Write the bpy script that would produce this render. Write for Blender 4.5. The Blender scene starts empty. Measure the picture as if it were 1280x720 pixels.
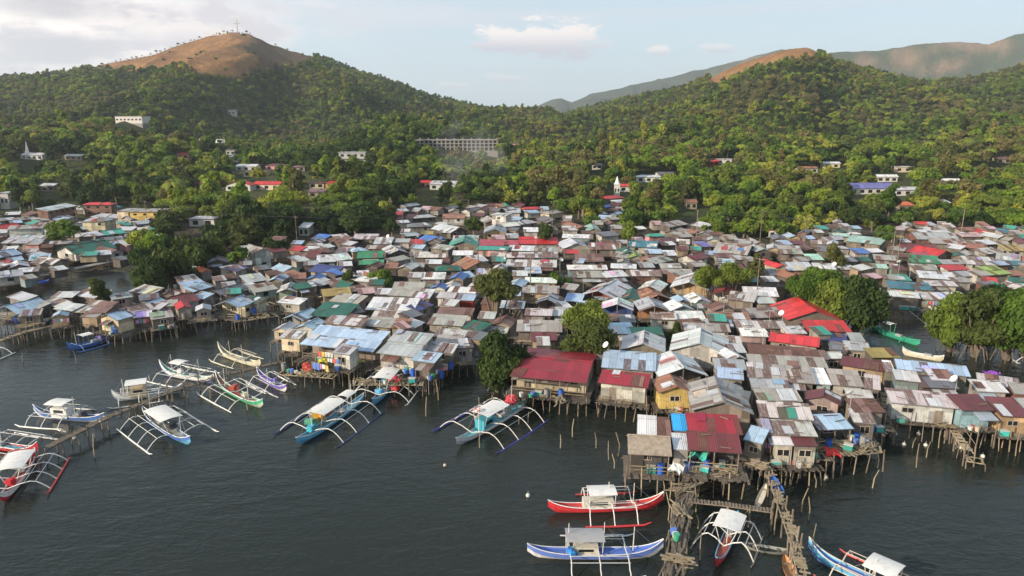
HAZE=0.00013; SKYK=1.0; SUNE=5.0; EXPO=0.42
import bpy, math, random
from mathutils import Vector, noise, Matrix
random.seed(7)
R = random.Random(11)
SC = bpy.context.scene
COL = SC.collection
F = 855.0; CH = 32.0; PIT = math.atan(210.0 / F)
sp_, cp_ = math.sin(PIT), math.cos(PIT)

# ---------------------------------------------------------------- camera maths (photo pixels, 1280 wide)
def unproj(px, py, z):
    a = math.atan((360 - py) / F) - PIT
    t = math.tan(a)
    if t > -1e-4: t = -1e-4
    Y = (z - CH) / t
    dep = Y * cp_ - (z - CH) * sp_
    return Vector(((px - 640) / F * dep, Y, z))
def proj(p):
    dep = p[1] * cp_ - (p[2] - CH) * sp_
    yc = p[1] * sp_ + (p[2] - CH) * cp_
    return 640 + F * p[0] / dep, 360 - F * yc / dep, dep
def tanv(py): return math.tan(math.atan((360 - py) / F) - PIT)
def lerp_list(L, x):
    if x <= L[0][0]: return L[0][1]
    for (a, b), (c, d) in zip(L, L[1:]):
        if x <= c: return b + (d - b) * (x - a) / (c - a)
    return L[-1][1]
def sstep(a, b, x):
    t = min(1, max(0, (x - a) / (b - a))); return t * t * (3 - 2 * t)

# ---------------------------------------------------------------- terrain
RIDGE = [(-500, 130), (-200, 108), (0, 99), (60, 96), (100, 92), (125, 84), (150, 78), (200, 68), (240, 55), (270, 45), (300, 40), (322, 42), (342, 53),
         (370, 63), (395, 70), (420, 78), (450, 91), (480, 102), (510, 110), (540, 122), (570, 129), (600, 135), (640, 141), (680, 145),
         (705, 146), (725, 139), (760, 129), (800, 122), (850, 112), (885, 98), (905, 86), (920, 79), (950, 69), (975, 61), (1000, 59), (1015, 66), (1030, 77), (1060, 87),
         (1100, 97), (1150, 104), (1200, 102), (1240, 92), (1280, 83), (1400, 70), (1600, 96), (1800, 126)]
FARA = [(560, 150), (640, 138), (662, 134), (690, 124), (700, 123), (715, 128), (740, 116), (770, 110), (800, 104), (850, 92), (900, 80), (940, 66), (970, 58), (1020, 70), (1100, 110), (1300, 140)]
FARB = [(900, 140), (960, 90), (1000, 72), (1040, 64), (1060, 63), (1082, 61), (1100, 59), (1130, 55), (1190, 52), (1222, 54), (1250, 45), (1280, 37), (1360, 30), (1500, 45), (1800, 90)]
YR = [(-500, 900), (0, 1000), (300, 1050), (500, 1150), (700, 1250), (850, 1050), (1000, 900), (1150, 1000), (1280, 900), (1800, 900)]
BALD1 = [(110, 84), (130, 88), (160, 88), (200, 88), (232, 84), (250, 90), (275, 95), (300, 98), (322, 88), (345, 84), (370, 82), (392, 80), (396, 0)]
BALD2 = [(884, 0), (888, 110), (910, 100), (935, 90), (960, 82), (990, 76), (1010, 73), (1022, 66), (1025, 0)]
def fbm(x, y, o=4):
    s = 0; a = 1; f = 1
    for i in range(o):
        s += a * noise.noise(Vector((x * f, y * f, 3.7 * i))); a *= .5; f *= 2.05
    return s
def z_s(X, s): return s * 1.7
def terrain(X, Y):
    u = X / Y; px = 640 + 880 * u
    if Y < 290:
        z = -2 + 2.2 * sstep(120, 150, Y) + 1.0 * sstep(150, 215, Y) + 2.6 * sstep(205, 290, Y)
        return z + .25 * fbm(X / 20, Y / 20, 2) * sstep(140, 200, Y)
    yr = lerp_list(YR, px)
    zr = CH + yr * tanv(lerp_list(RIDGE, px))
    t = (Y - 290) / (yr - 290)
    n1 = fbm(X / 230 + 3.1, Y / 330)
    n2 = 1 - abs(noise.noise(Vector((X / 95 + 7, Y / 240, 1.3)))) * 2
    if t <= 1:
        b = t ** 1.35
        w = math.sin(math.pi * min(1, t)) ** .8
        h = 3.8 + (zr - 3.8) * b + w * (20 * n1 + 26 * (n2 - .55))
        h = max(h, 3.5 + 14 * t)
    else:
        h = max(zr - (Y - yr) * .28 + 10 * n1 * min(1, (t - 1) * 6), 18 + 6 * n1)
    if Y > 1500:
        for L, y0, w0, seed in ((FARA, 3600, 650, 5), (FARB, 2600, 420, 9)):
            hz = CH + y0 * tanv(lerp_list(L, px))
            d = (Y - y0) / w0
            if L is FARB:
                g = sstep(-1.6, -.25, d) * .62 + .38 * sstep(-.28, -.02, d) if d < 0 else math.exp(-d * d * .5)
            else:
                g = math.exp(-abs(d) * 1.1)
            rn = fbm(X / 300 + seed, Y / 420 + seed, 5)
            gl = abs(noise.noise(Vector((X / 70 + seed, Y / 500, z_s(X, seed))))) + .5 * abs(noise.noise(Vector((X / 31, Y / 260, 4))))
            v = max(hz, 10) * g + (85 * rn - 75 * gl) * min(1, .10 + abs(d) * 2.2) * math.exp(-abs(d) * .4)
            h = max(h, v)
    return h
def bald(X, Y, z):
    px, py, d = proj((X, Y, z))
    if Y > 1400: return False
    n = 5 * noise.noise(Vector((X / 30, Y / 40, 0)))
    if 110 < px < 396 and py < lerp_list(BALD1, px) + n: return True
    if 885 < px < 1024 and py < lerp_list(BALD2, px) + n * .6 and Y > 600: return True
    return False
def hit(px, py):
    lo = None; Y = 120.0
    while Y < 3000:
        dep = None
        tv = tanv(py); z = CH + Y * tv
        dep = Y * cp_ - (z - CH) * sp_
        X = (px - 640) / F * dep
        if terrain(X, Y) >= z: return Vector((X, Y, terrain(X, Y)))
        Y *= 1.008
    return Vector((X, Y, terrain(X, Y)))

# ---------------------------------------------------------------- mesh builder
class MB:
    def __init__(s): s.v = []; s.f = []; s.uv = []; s.t = []; s.sm = False
    def face(s, pts, uvs=None, tint=(1, 1, 1, 0)):
        b = len(s.v)
        s.v += [tuple(p) for p in pts]; s.f.append(tuple(range(b, b + len(pts))))
        s.uv += list(uvs) if uvs else [(p[0], p[1]) for p in pts]
        s.t += [tint] * len(pts)
        return s
    def box(s, c, d, tint=(1, 1, 1, 0), rz=0, sh=(0, 0)):
        hx, hy, hz = d[0] / 2, d[1] / 2, d[2] / 2
        ca, sa = math.cos(rz), math.sin(rz)
        def P(x, y, z):
            return (c[0] + x * ca - y * sa + sh[0] * z, c[1] + x * sa + y * ca + sh[1] * z, c[2] + z)
        q = [P(x, y, z) for z in (-hz, hz) for y in (-hy, hy) for x in (-hx, hx)]
        for idx, (a, b) in (((0, 1, 5, 4), (d[0], d[2])), ((1, 3, 7, 5), (d[1], d[2])), ((3, 2, 6, 7), (d[0], d[2])), ((2, 0, 4, 6), (d[1], d[2])), ((4, 5, 7, 6), (d[0], d[1])), ((2, 3, 1, 0), (d[0], d[1]))):
            s.face([q[i] for i in idx], [(0, 0), (a, 0), (a, b), (0, b)], tint)
        return s
    def bar(s, a, b, w, tint=(1, 1, 1, 0), n=5, w2=None):
        return s.tube([a, b], [w, w2 if w2 is not None else w], tint, n)
    def tube(s, pts, rad, tint=(1, 1, 1, 0), n=6, cap=True):
        pts = [Vector(p) for p in pts]
        if not hasattr(rad, '__len__'): rad = [rad] * len(pts)
        rings = []
        for i, p in enumerate(pts):
            d = (pts[min(i + 1, len(pts) - 1)] - pts[max(i - 1, 0)]).normalized()
            up = Vector((0, 0, 1)) if abs(d.z) < .9 else Vector((1, 0, 0))
            x = d.cross(up).normalized(); y = x.cross(d)
            rings.append([p + (x * math.cos(2 * math.pi * k / n) + y * math.sin(2 * math.pi * k / n)) * rad[i] for k in range(n)])
        L = 0
        for i in range(len(rings) - 1):
            dl = (pts[i + 1] - pts[i]).length
            for k in range(n):
                k2 = (k + 1) % n
                s.face([rings[i][k], rings[i][k2], rings[i + 1][k2], rings[i + 1][k]], [(k / n, L), ((k + 1) / n, L), ((k + 1) / n, L + dl), (k / n, L + dl)], tint)
            L += dl
        if cap:
            s.face(rings[0][::-1], None, tint); s.face(rings[-1], None, tint)
        return s
    def slab(s, P, thick, uvs, tint):
        """thin sheet from 4 corner points with thickness downwards"""
        P = [Vector(p) for p in P]; Q = [p - Vector((0, 0, thick)) for p in P]
        s.face(P, uvs, tint); s.face(Q[::-1], uvs[::-1], tint)
        for i in range(len(P)):
            j = (i + 1) % len(P)
            s.face([P[j], P[i], Q[i], Q[j]], [(0, 0), (.3, 0), (.3, .05), (0, .05)], tint)
        return s
    def mesh(s, name, mat):
        m = bpy.data.meshes.new(name); m.from_pydata(s.v, [], s.f)
        u = m.uv_layers.new(name='UVMap')
        fl = []
        for a in s.uv: fl += [a[0], a[1]]
        u.data.foreach_set('uv', fl)
        c = m.color_attributes.new('tint', 'FLOAT_COLOR', 'POINT')
        fl = []
        for a in s.t: fl += list(a) if len(a) == 4 else [a[0], a[1], a[2], 0]
        c.data.foreach_set('color', fl)
        m.materials.append(mat)
        if s.sm: m.polygons.foreach_set('use_smooth', [True] * len(m.polygons))
        m.update()
        return m
    def build(s, name, mat, parent=None):
        return link(name, s.mesh(name, mat), parent)
def link(name, mesh, parent=None):
    o = bpy.data.objects.new(name, mesh); COL.objects.link(o)
    if parent is not None: o.parent = parent
    return o
def weld(o):
    import bmesh
    bm = bmesh.new(); bm.from_mesh(o.data); bmesh.ops.remove_doubles(bm, verts=bm.verts, dist=1e-4); bm.to_mesh(o.data); bm.free()
def tag(o, label=None, cat=None, group=None, kind=None):
    if label: o['label'] = label
    if cat: o['category'] = cat
    if group: o['group'] = group
    if kind: o['kind'] = kind
    return o
def empty(name, loc, rz=0):
    o = bpy.data.objects.new(name, None); COL.objects.link(o); o.location = loc; o.rotation_euler = (0, 0, rz)
    o.empty_display_size = .3
    return o
def copy_tree(o, parent=None):
    c = o.copy(); COL.objects.link(c); c.parent = parent
    for ch in list(KIDS.get(o.name, o.children)):
        copy_tree(ch, c)
    return c
KIDS = {}

# ---------------------------------------------------------------- materials
class NT:
    def __init__(s, name):
        s.m = bpy.data.materials.new(name); s.m.use_nodes = True
        s.n = s.m.node_tree.nodes; s.l = s.m.node_tree.links
        s.b = s.n['Principled BSDF']; s.out = s.n['Material Output']
    def node(s, t, **k):
        x = s.n.new(t)
        for a, b in k.items():
            if a == 'inp':
                for i, v in b.items():
                    if isinstance(v, bpy.types.NodeSocket): s.l.new(v, x.inputs[i])
                    else: x.inputs[i].default_value = v
            else: setattr(x, a, b)
        return x
    def math(s, op, a, b=0, c=None, clamp=False):
        d = {0: a, 1: b}
        if c is not None: d[2] = c
        return s.node('ShaderNodeMath', operation=op, use_clamp=clamp, inp=d).outputs[0]
    def mix(s, f, a, b, bt='MIX'):
        x = s.node('ShaderNodeMix', data_type='RGBA', blend_type=bt)
        for i, v in ((0, f), (6, a), (7, b)):
            if isinstance(v, bpy.types.NodeSocket): s.l.new(v, x.inputs[i])
            else: x.inputs[i].default_value = v if i == 0 else (tuple(v) + (1,))[:4]
        return x.outputs[2]
    def noise(s, vec, sc, det=3, rough=.6, dist=0):
        return s.node('ShaderNodeTexNoise', inp={'Vector': vec, 'Scale': sc, 'Detail': det, 'Roughness': rough, 'Distortion': dist}).outputs[0]
    def ramp(s, fac, a, b):
        return s.node('ShaderNodeMapRange', inp={0: fac, 1: a, 2: b}).outputs[0]
    def set(s, **k):
        for a, v in k.items():
            a = a.replace('_', ' ')
            if isinstance(v, bpy.types.NodeSocket): s.l.new(v, s.b.inputs[a])
            else: s.b.inputs[a].default_value = v
    def bump(s, h, st, d):
        x = s.node('ShaderNodeBump', inp={'Strength': st, 'Distance': d, 'Height': h}); s.l.new(x.outputs[0], s.b.inputs['Normal'])
    def tint(s): return s.node('ShaderNodeAttribute', attribute_name='tint')
    def uv(s): return s.node('ShaderNodeUVMap', uv_map='UVMap').outputs[0]
    def pos(s): return s.node('ShaderNodeNewGeometry').outputs['Position']

def mat_roof():
    n = NT('corrugated_sheet'); t = n.tint(); uv = n.uv(); pos = n.pos()
    sx = n.node('ShaderNodeSeparateXYZ', inp={0: uv})
    u, v = sx.outputs[0], sx.outputs[1]
    ui = n.math('FLOOR', n.math('DIVIDE', u, .86)); vi = n.math('FLOOR', n.math('DIVIDE', v, 2.3))
    cid = n.node('ShaderNodeCombineXYZ', inp={0: ui, 1: vi, 2: n.node('ShaderNodeObjectInfo').outputs['Random']})
    wn = n.node('ShaderNodeTexWhiteNoise', noise_dimensions='3D', inp={0: cid.outputs[0]})
    val = wn.outputs[0]; sc = n.node('ShaderNodeSeparateColor', inp={0: wn.outputs[1]})
    rust_amt = t.outputs['Alpha']
    br = n.node('ShaderNodeMapRange', inp={0: val, 3: .82, 4: 1.25}).outputs[0]
    base = n.mix(1, t.outputs['Color'], n.node('ShaderNodeCombineXYZ', inp={0: br, 1: br, 2: br}).outputs[0], 'MULTIPLY')
    stretch = n.node('ShaderNodeMapping', inp={0: uv, 3: (2.6, .45, 1)})
    sn = n.noise(stretch.outputs[0], 1.6, 5, .7)
    pn = n.noise(pos, .55, 4, .65)
    # rusty sheets
    rs = n.math('LESS_THAN', sc.outputs[0], n.math('MULTIPLY', rust_amt, .8))
    rs2 = n.math('MULTIPLY', rs, n.ramp(sn, .3, .5))
    streak = n.math('MULTIPLY', n.ramp(n.math('ADD', sn, n.math('MULTIPLY', pn, .6)), .8, 1.05), n.math('MINIMUM', n.math('ADD', rust_amt, .22), 1))
    rust = n.math('MAXIMUM', rs2, streak)
    rc = n.mix(n.ramp(pn, .35, .65), (.16, .075, .055), (.085, .04, .035))
    c = n.mix(n.math('MULTIPLY', rust, .85), base, rc)
    # grime
    gr = n.noise(pos, 1.9, 5, .7)
    c = n.mix(n.math('MULTIPLY', n.ramp(gr, .52, .85), .45), c, (.09, .08, .075))
    # seam
    fr = n.math('FRACT', n.math('DIVIDE', u, .86)); seam = n.math('LESS_THAN', fr, .05)
    fv = n.math('FRACT', n.math('DIVIDE', v, 2.3)); seam2 = n.math('LESS_THAN', fv, .022)
    c = n.mix(n.math('MULTIPLY', n.math('MAXIMUM', seam, seam2), .55), c, (.05, .045, .04))
    n.set(Base_Color=c, Roughness=n.node('ShaderNodeMapRange', inp={0: rust, 3: .42, 4: .85}).outputs[0])
    n.b.inputs['Metallic'].default_value = .08
    w = n.math('SINE', n.math('MULTIPLY', u, 2 * math.pi / .16))
    n.bump(n.math('ADD', n.math('MULTIPLY', w, .5), n.math('MULTIPLY', pn, 2.0)), .55, .04)
    return n.m
def mat_wall():
    n = NT('plank_wall'); t = n.tint(); uv = n.uv(); pos = n.pos()
    sx = n.node('ShaderNodeSeparateXYZ', inp={0: uv}); u, v = sx.outputs[0], sx.outputs[1]
    ui = n.math('FLOOR', n.math('DIVIDE', u, 1.15)); vi = n.math('FLOOR', n.math('DIVIDE', v, 1.3))
    cid = n.node('ShaderNodeCombineXYZ', inp={0: ui, 1: vi, 2: n.node('ShaderNodeObjectInfo').outputs['Random']})
    wn = n.node('ShaderNodeTexWhiteNoise', noise_dimensions='3D', inp={0: cid.outputs[0]})
    br = n.node('ShaderNodeMapRange', inp={0: wn.outputs[0], 3: .5, 4: 1.2}).outputs[0]
    base = n.mix(1, t.outputs['Color'], n.node('ShaderNodeCombineXYZ', inp={0: br, 1: br, 2: br}).outputs[0], 'MULTIPLY')
    st = n.node('ShaderNodeMapping', inp={0: uv, 3: (5, .5, 1)})
    sn = n.noise(st.outputs[0], 1.5, 5, .7); pn = n.noise(pos, 1.2, 4, .7)
    c = n.mix(n.math('MULTIPLY', n.ramp(n.math('ADD', sn, pn), .95, 1.3), .7), base, (.10, .08, .06))
    fr = n.math('FRACT', n.math('DIVIDE', u, .23)); seam = n.math('LESS_THAN', fr, .07)
    c = n.mix(n.math('MULTIPLY', seam, .4), c, (.06, .05, .04))
    n.set(Base_Color=c, Roughness=.8)
    n.bump(n.math('ADD', seam, sn), .5, .02)
    return n.m
def mat_paint(name, rough=.45, dirt=.35):
    n = NT(name); t = n.tint(); pos = n.pos()
    a = n.noise(pos, 2.2, 5, .7); b = n.noise(pos, 14, 3, .6)
    c = n.mix(n.math('MULTIPLY', n.ramp(a, .48, .75), dirt), t.outputs['Color'], (.14, .12, .09))
    c = n.mix(n.math('MULTIPLY', n.ramp(b, .6, .8), dirt * .6), c, (.07, .06, .05))
    n.set(Base_Color=c, Roughness=rough); n.bump(b, .2, .01)
    return n.m
def mat_wood(name, c1, c2, rough=.85):
    n = NT(name); pos = n.pos(); 
    rnd = n.node('ShaderNodeObjectInfo').outputs['Random']
    a = n.noise(n.node('ShaderNodeMapping', inp={0: pos, 3: (1, 1, .35)}).outputs[0], 2.5, 5, .7)
    c = n.mix(n.ramp(n.math('ADD', a, n.math('MULTIPLY', n.math('SUBTRACT', rnd, .5), .3)), .3, .7), c1, c2)
    n.set(Base_Color=c, Roughness=rough); n.bump(n.noise(pos, 9, 4), .5, .03)
    return n.m
def mat_leaf(name, c1, c2, c3):
    n = NT(name); pos = n.pos(); rnd = n.node('ShaderNodeObjectInfo').outputs['Random']
    t = n.tint()
    a = n.noise(pos, .35, 2); 
    big = n.noise(pos, .012, 3, .6)
    c = n.mix(n.ramp(n.math('ADD', a, n.math('MULTIPLY', n.math('SUBTRACT', rnd, .5), .9)), .25, .75), c1, c2)
    c = n.mix(n.math('MULTIPLY', n.ramp(n.math('ADD', big, n.math('MULTIPLY', rnd, .35)), .62, .85), .8), c, c3)
    br = n.node('ShaderNodeMapRange', inp={0: t.outputs['Alpha'], 3: .8, 4: 1.5}).outputs[0]
    c = n.mix(1, c, n.node('ShaderNodeCombineXYZ', inp={0: br, 1: br, 2: br}).outputs[0], 'MULTIPLY')
    n.set(Base_Color=c, Roughness=.6)
    tr = n.node('ShaderNodeBsdfTranslucent', inp={0: c}); mx = n.node('ShaderNodeMixShader', inp={0: .5, 1: n.b.outputs[0], 2: tr.outputs[0]})
    n.l.new(mx.outputs[0], n.out.inputs[0])
    n.b.inputs['Specular IOR Level'].default_value = .25
    return n.m
def mat_water():
    n = NT('sea_water'); pos = n.pos()
    m = n.node('ShaderNodeMapping', inp={0: pos, 2: (0, 0, .25), 3: (.55, 1.15, 1)})
    a = n.noise(m.outputs[0], .62, 3, .55, .4)
    m2 = n.node('ShaderNodeMapping', inp={0: pos, 2: (0, 0, -.35), 3: (.7, 1.3, 1)})
    b = n.noise(m2.outputs[0], 2.1, 3, .6, .3)
    calm = n.ramp(n.noise(pos, .022, 3, .6), .35, .62)
    h = n.math('ADD', n.math('MULTIPLY', a, 1.0), n.math('MULTIPLY', b, .38))
    c = n.mix(n.noise(pos, .03, 3), (.013, .018, .015), (.022, .026, .021))
    n.set(Base_Color=c, Roughness=.1, IOR=1.33, Specular_IOR_Level=.38)
    x = n.node('ShaderNodeBump', inp={'Strength': n.node('ShaderNodeMapRange', inp={0: calm, 3: .18, 4: .8}).outputs[0], 'Distance': .27, 'Height': h})
    n.l.new(x.outputs[0], n.b.inputs['Normal'])
    return n.m
def mat_ground():
    n = NT('hill_ground'); t = n.tint(); pos = n.pos()
    a = n.noise(pos, .09, 5, .7); b = n.noise(pos, .9, 4, .7)
    far = n.noise(pos, .02, 6, .75)
    c = n.mix(n.math('MULTIPLY', n.ramp(a, .4, .7), .45), t.outputs['Color'], (.05, .045, .02))
    c = n.mix(n.math('MULTIPLY', n.ramp(b, .5, .7), .35), c, (.06, .05, .035))
    c = n.mix(n.math('MULTIPLY', n.ramp(far, .5, .68), .4), c, (.04, .05, .022))
    n.set(Base_Color=c, Roughness=.95); n.bump(n.math('ADD', n.math('MULTIPLY', far, 14), b), .8, 1.0)
    n.b.inputs['Specular IOR Level'].default_value = .1
    return n.m
def mat_plain(name, col, rough=.6, metal=0, **k):
    n = NT(name); pos = n.pos(); a = n.noise(pos, 3, 4)
    c = n.mix(n.math('MULTIPLY', n.ramp(a, .4, .75), .3), col, tuple(x * .5 for x in col))
    n.set(Base_Color=c, Roughness=rough, Metallic=metal)
    return n.m
M = dict(
    roof=mat_roof(), wall=mat_wall(), paint=mat_paint('boat_paint', .5, .5), cloth=mat_paint('canvas', .85, .3), plastic=mat_paint('plastic', .4, .2), plaster=mat_paint('plaster', .8, .45),
    wood=mat_wood('weathered_wood', (.10, .078, .06), (.27, .22, .17)), deck=mat_wood('deck_planks', (.06, .048, .038), (.20, .16, .12)), bamboo=mat_wood('bamboo', (.20, .16, .10), (.38, .31, .21)),
    thatch=mat_wood('palm_thatch', (.14, .11, .085), (.34, .28, .22)), bark=mat_wood('tree_bark', (.07, .05, .035), (.20, .16, .12)),
    leaf_dark=mat_leaf('leaf_dark', (.035, .066, .014), (.065, .10, .02), (.095, .11, .028)),
    leaf_mid=mat_leaf('leaf_mid', (.09, .155, .022), (.135, .20, .03), (.19, .22, .035)),
    leaf_bright=mat_leaf('leaf_bright', (.18, .27, .028), (.26, .31, .04), (.32, .31, .05)),
    leaf_olive=mat_leaf('leaf_olive', (.10, .115, .03), (.17, .165, .05), (.23, .19, .07)),
    glass=mat_plain('window_glass', (.02, .022, .025), .12), dark=mat_plain('painted_recess_shade', (.018, .016, .014), .9),
    water=mat_water(), ground=mat_ground(), concrete=mat_plain('raw_concrete', (.27, .25, .22), .9), white=mat_plain('white_paint', (.72, .70, .66), .55), metal=mat_plain('painted_metal', (.45, .45, .44), .4, .3),
)
# ---------------------------------------------------------------- shacks
ROOFC = {  # tint rgb + rust amount, words
    'g': ((.58, .585, .60), .12, 'light grey tin'), 'G': ((.40, .41, .42), .12, 'mid grey tin'), 'd': ((.15, .155, .17), .15, 'dark grey'),
    'w': ((.68, .67, .66), .06, 'whitish tin'), 'r': ((.20, .11, .09), .6, 'brown rusted tin'), 'R': ((.55, .035, .035), .04, 'bright red'),
    'P': ((.42, .06, .09), .05, 'pinkish red'), 'm': ((.15, .035, .038), .2, 'maroon'), 'M': ((.30, .02, .035), .12, 'crimson'),
    'b': ((.38, .50, .64), .12, 'pale blue tin'), 'B': ((.07, .18, .50), .05, 'blue'), 'C': ((.03, .32, .68), .02, 'bright blue'),
    'N': ((.045, .06, .20), .05, 'navy blue'), 'n': ((.015, .115, .075), .05, 'dark green'), 'E': ((.04, .24, .11), .06, 'green'),
    'e': ((.05, .33, .25), .05, 'teal green'), 'T': ((.05, .18, .24), .1, 'dark teal'), 'c': ((.36, .55, .46), .06, 'mint green'),
    'k': ((.36, .335, .30), .22, 'dusty tan'), 's': ((.52, .48, .46), .5, 'rust striped tin'), 'o': ((.32, .14, .08), .2, 'orange brown'),
    'p': ((.55, .36, .36), .15, 'faded pink'), 'y': ((.36, .27, .07), .1, 'ochre yellow'), 'v': ((.15, .14, .36), .05, 'violet'),
    'O': ((.62, .12, .03), .03, 'orange'), 't': ((.25, .21, .17), .0, 'thatched'), 'l': ((.30, .42, .10), .1, 'yellow green')}
WALLC = {'w': (.52, .50, .46), 'Y': (.60, .50, .34), 'R': (.42, .05, .03), 'B': (.02, .07, .30), 'p': (.62, .30, .30), 'c': (.42, .54, .40),
         'k': (.28, .23, .18), 'o': (.42, .20, .08), 'y': (.58, .42, .12), 'g': (.33, .33, .33), 'b': (.30, .48, .55), 'n': (.08, .20, .14), 't': (.55, .36, .18), 'd': (.10, .09, .08), 'r': (.20, .10, .07)}
SHAPE = {'s': 'lean-to', 'x': 'ridged', 'y': 'gabled', 'h': 'hipped', 'f': 'flat'}
def jit(c, a=.12):
    k = 1 + R.uniform(-a, a)
    return tuple(max(0, min(1, x * k * (1 + R.uniform(-.04, .04)))) for x in c[:3])
def solve_house(sp):
    x1, y1, x2, y2, h, typ, col = sp[:7]
    o = dict(wall=None, st=1, zf=None, p=None, lab=None)
    if len(sp) > 7 and sp[7]: o.update(sp[7])
    cx, cy = (x1 + x2) / 2, (y1 + y2) / 2
    zf = o['zf'] if o['zf'] is not None else None
    rnd = R.uniform(-.22, .22)
    if o['zf'] is None:
        zf = 1.75 + rnd
        for _ in range(6):
            P = unproj(cx, cy, zf + 2.0)
            zf = max(1.75 + rnd, terrain(P.x, P.y) + .5 + abs(rnd))
            if P.y < 150: zf = 1.75 + rnd
    ze = zf + (2.0 if (o.get('front') or cy > 430) else 1.55) * (1 if o['st'] == 1 else 2.5)
    A = unproj(x1, y1, ze); B = unproj(x2, y2, ze)
    if (B - A).length > 30: pass
    Cn = (A + B) / 2; W = (B - A).length; yaw = math.atan2(B.y - A.y, B.x - A.x)
    sl = math.hypot(Cn.y, CH - ze); a = math.atan2(CH - ze, Cn.y); dep = proj(Cn)[2]
    k = h * dep / F
    p = o['p']
    if typ == 's': p = .2 if p is None else p; D = k / (math.sin(a) + p * math.cos(a))
    elif typ == 'x':
        p = .28 if p is None else p; f1 = math.sin(a) + p * math.cos(a); f2 = max(0, math.sin(a) - p * math.cos(a)); D = 2 * k / (f1 + f2)
    elif typ == 'y': p = .36 if p is None else p; D = k / math.sin(a) * .85 - .0 * W
    elif typ == 'h': p = .4 if p is None else p; D = k / (math.sin(a) * .8 + .25)
    else: p = 0; D = k / math.sin(a)
    D = max(2.4, min(D, 15, W * 3 + 2)) 
    nrm = Vector((-math.sin(yaw), math.cos(yaw), 0))
    O = Cn + nrm * D / 2
    o.update(W=W, D=D, yaw=yaw, O=Vector((O.x, O.y, zf)), he=ze - zf, typ=typ, col=col, px=cx, py=cy, wpx=abs(x2 - x1), hpx=h, area=abs(x2 - x1) * (h + 8), Y=Cn.y, p=p)
    return o
def roof_geo(mb, o, tint, tf=lambda p: p, patch=False):
    quads = []
    W, D, e, p, typ = o['W'], o['D'], o['he'], o['p'], o['typ']
    hw, hd = W / 2, D / 2; th = .07
    def S(P, uv):
        mb.slab([tf(q) for q in P], th, uv, tint)
        if patch and len(P) == 4: quads.append((P, uv))
    if typ in 's':
        L = D * math.hypot(1, p)
        # a large lean-to is laid in two overlapping bands of sheets
        if D > 5 and W > 5:
            ym = -hd + D * .5
            S([(-hw, -hd, e), (hw, -hd, e), (hw - .05, ym + .12, e + p * (ym + .12 + hd)), (-hw + .05, ym + .12, e + p * (ym + .12 + hd))], [(0, 0), (W, 0), (W, L / 2), (0, L / 2)])
            S([(-hw - .07, ym, e + p * D / 2 + .09), (hw - .1, ym, e + p * D / 2 + .09), (hw - .1, hd, e + p * D + .09), (-hw - .07, hd, e + p * D + .09)], [(9, 7), (W + 9, 7), (W + 9, 7 + L / 2), (9, 7 + L / 2)])
        else:
            S([(-hw, -hd, e), (hw, -hd, e), (hw, hd, e + p * D), (-hw, hd, e + p * D)], [(0, 0), (W, 0), (W, L), (0, L)])
    elif typ == 'x':
        r = e + p * hd; L = hd * math.hypot(1, p)
        S([(-hw, -hd, e), (hw, -hd, e), (hw, 0, r), (-hw, 0, r)], [(0, 0), (W, 0), (W, L), (0, L)])
        S([(hw, hd, e), (-hw, hd, e), (-hw, 0.002, r), (hw, 0.002, r)], [(3, 0), (W + 3, 0), (W + 3, L), (3, L)])
        mb.bar(tf((-hw, 0, r + .03)), tf((hw, 0, r + .03)), .09, (tint[0] * .8, tint[1] * .8, tint[2] * .8, .2), 5)
    elif typ == 'y':
        r = e + p * hw; L = hw * math.hypot(1, p)
        S([(-hw, hd, e), (-hw, -hd, e), (0, -hd, r), (0, hd, r)], [(0, 0), (D, 0), (D, L), (0, L)])
        S([(hw, -hd, e), (hw, hd, e), (0.002, hd, r), (0.002, -hd, r)], [(5, 0), (D + 5, 0), (D + 5, L), (5, L)])
        mb.bar(tf((0, -hd, r + .03)), tf((0, hd, r + .03)), .09, (tint[0] * .8, tint[1] * .8, tint[2] * .8, .2), 5)
    elif typ == 'h':
        i = min(hw, hd) * .8; r = e + p * i; L = i * 1.1
        a, b, c, d = (-hw, -hd, e), (hw, -hd, e), (hw, hd, e), (-hw, hd, e)
        if hw >= hd: r1, r2 = (-hw + i, 0, r), (hw - i, 0, r); qs = [(a, b, r2, r1), (c, d, r1, r2)]; ts = [(b, c, r2), (d, a, r1)]
        else: r1, r2 = (0, -hd + i, r), (0, hd - i, r); qs = [(b, c, r2, r1), (d, a, r1, r2)]; ts = [(a, b, r1), (c, d, r2)]
        for q in qs: S(q, [(0, 0), (W, 0), (W - i, L), (i, L)])
        for q in ts: S(q, [(0, 0), (D, 0), (D / 2, L)])
    else:
        c = tf((0, 0, e + .08)); mb.box((0, 0, e + .08), (W, D, .16), tint) if tf((1, 0, 0)) == (1, 0, 0) else S([(-hw, -hd, e), (hw, -hd, e), (hw, hd, e), (-hw, hd, e)], [(0, 0), (W, 0), (W, D), (0, D)])
    if quads: roof_patches(mb, quads, tint)
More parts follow.
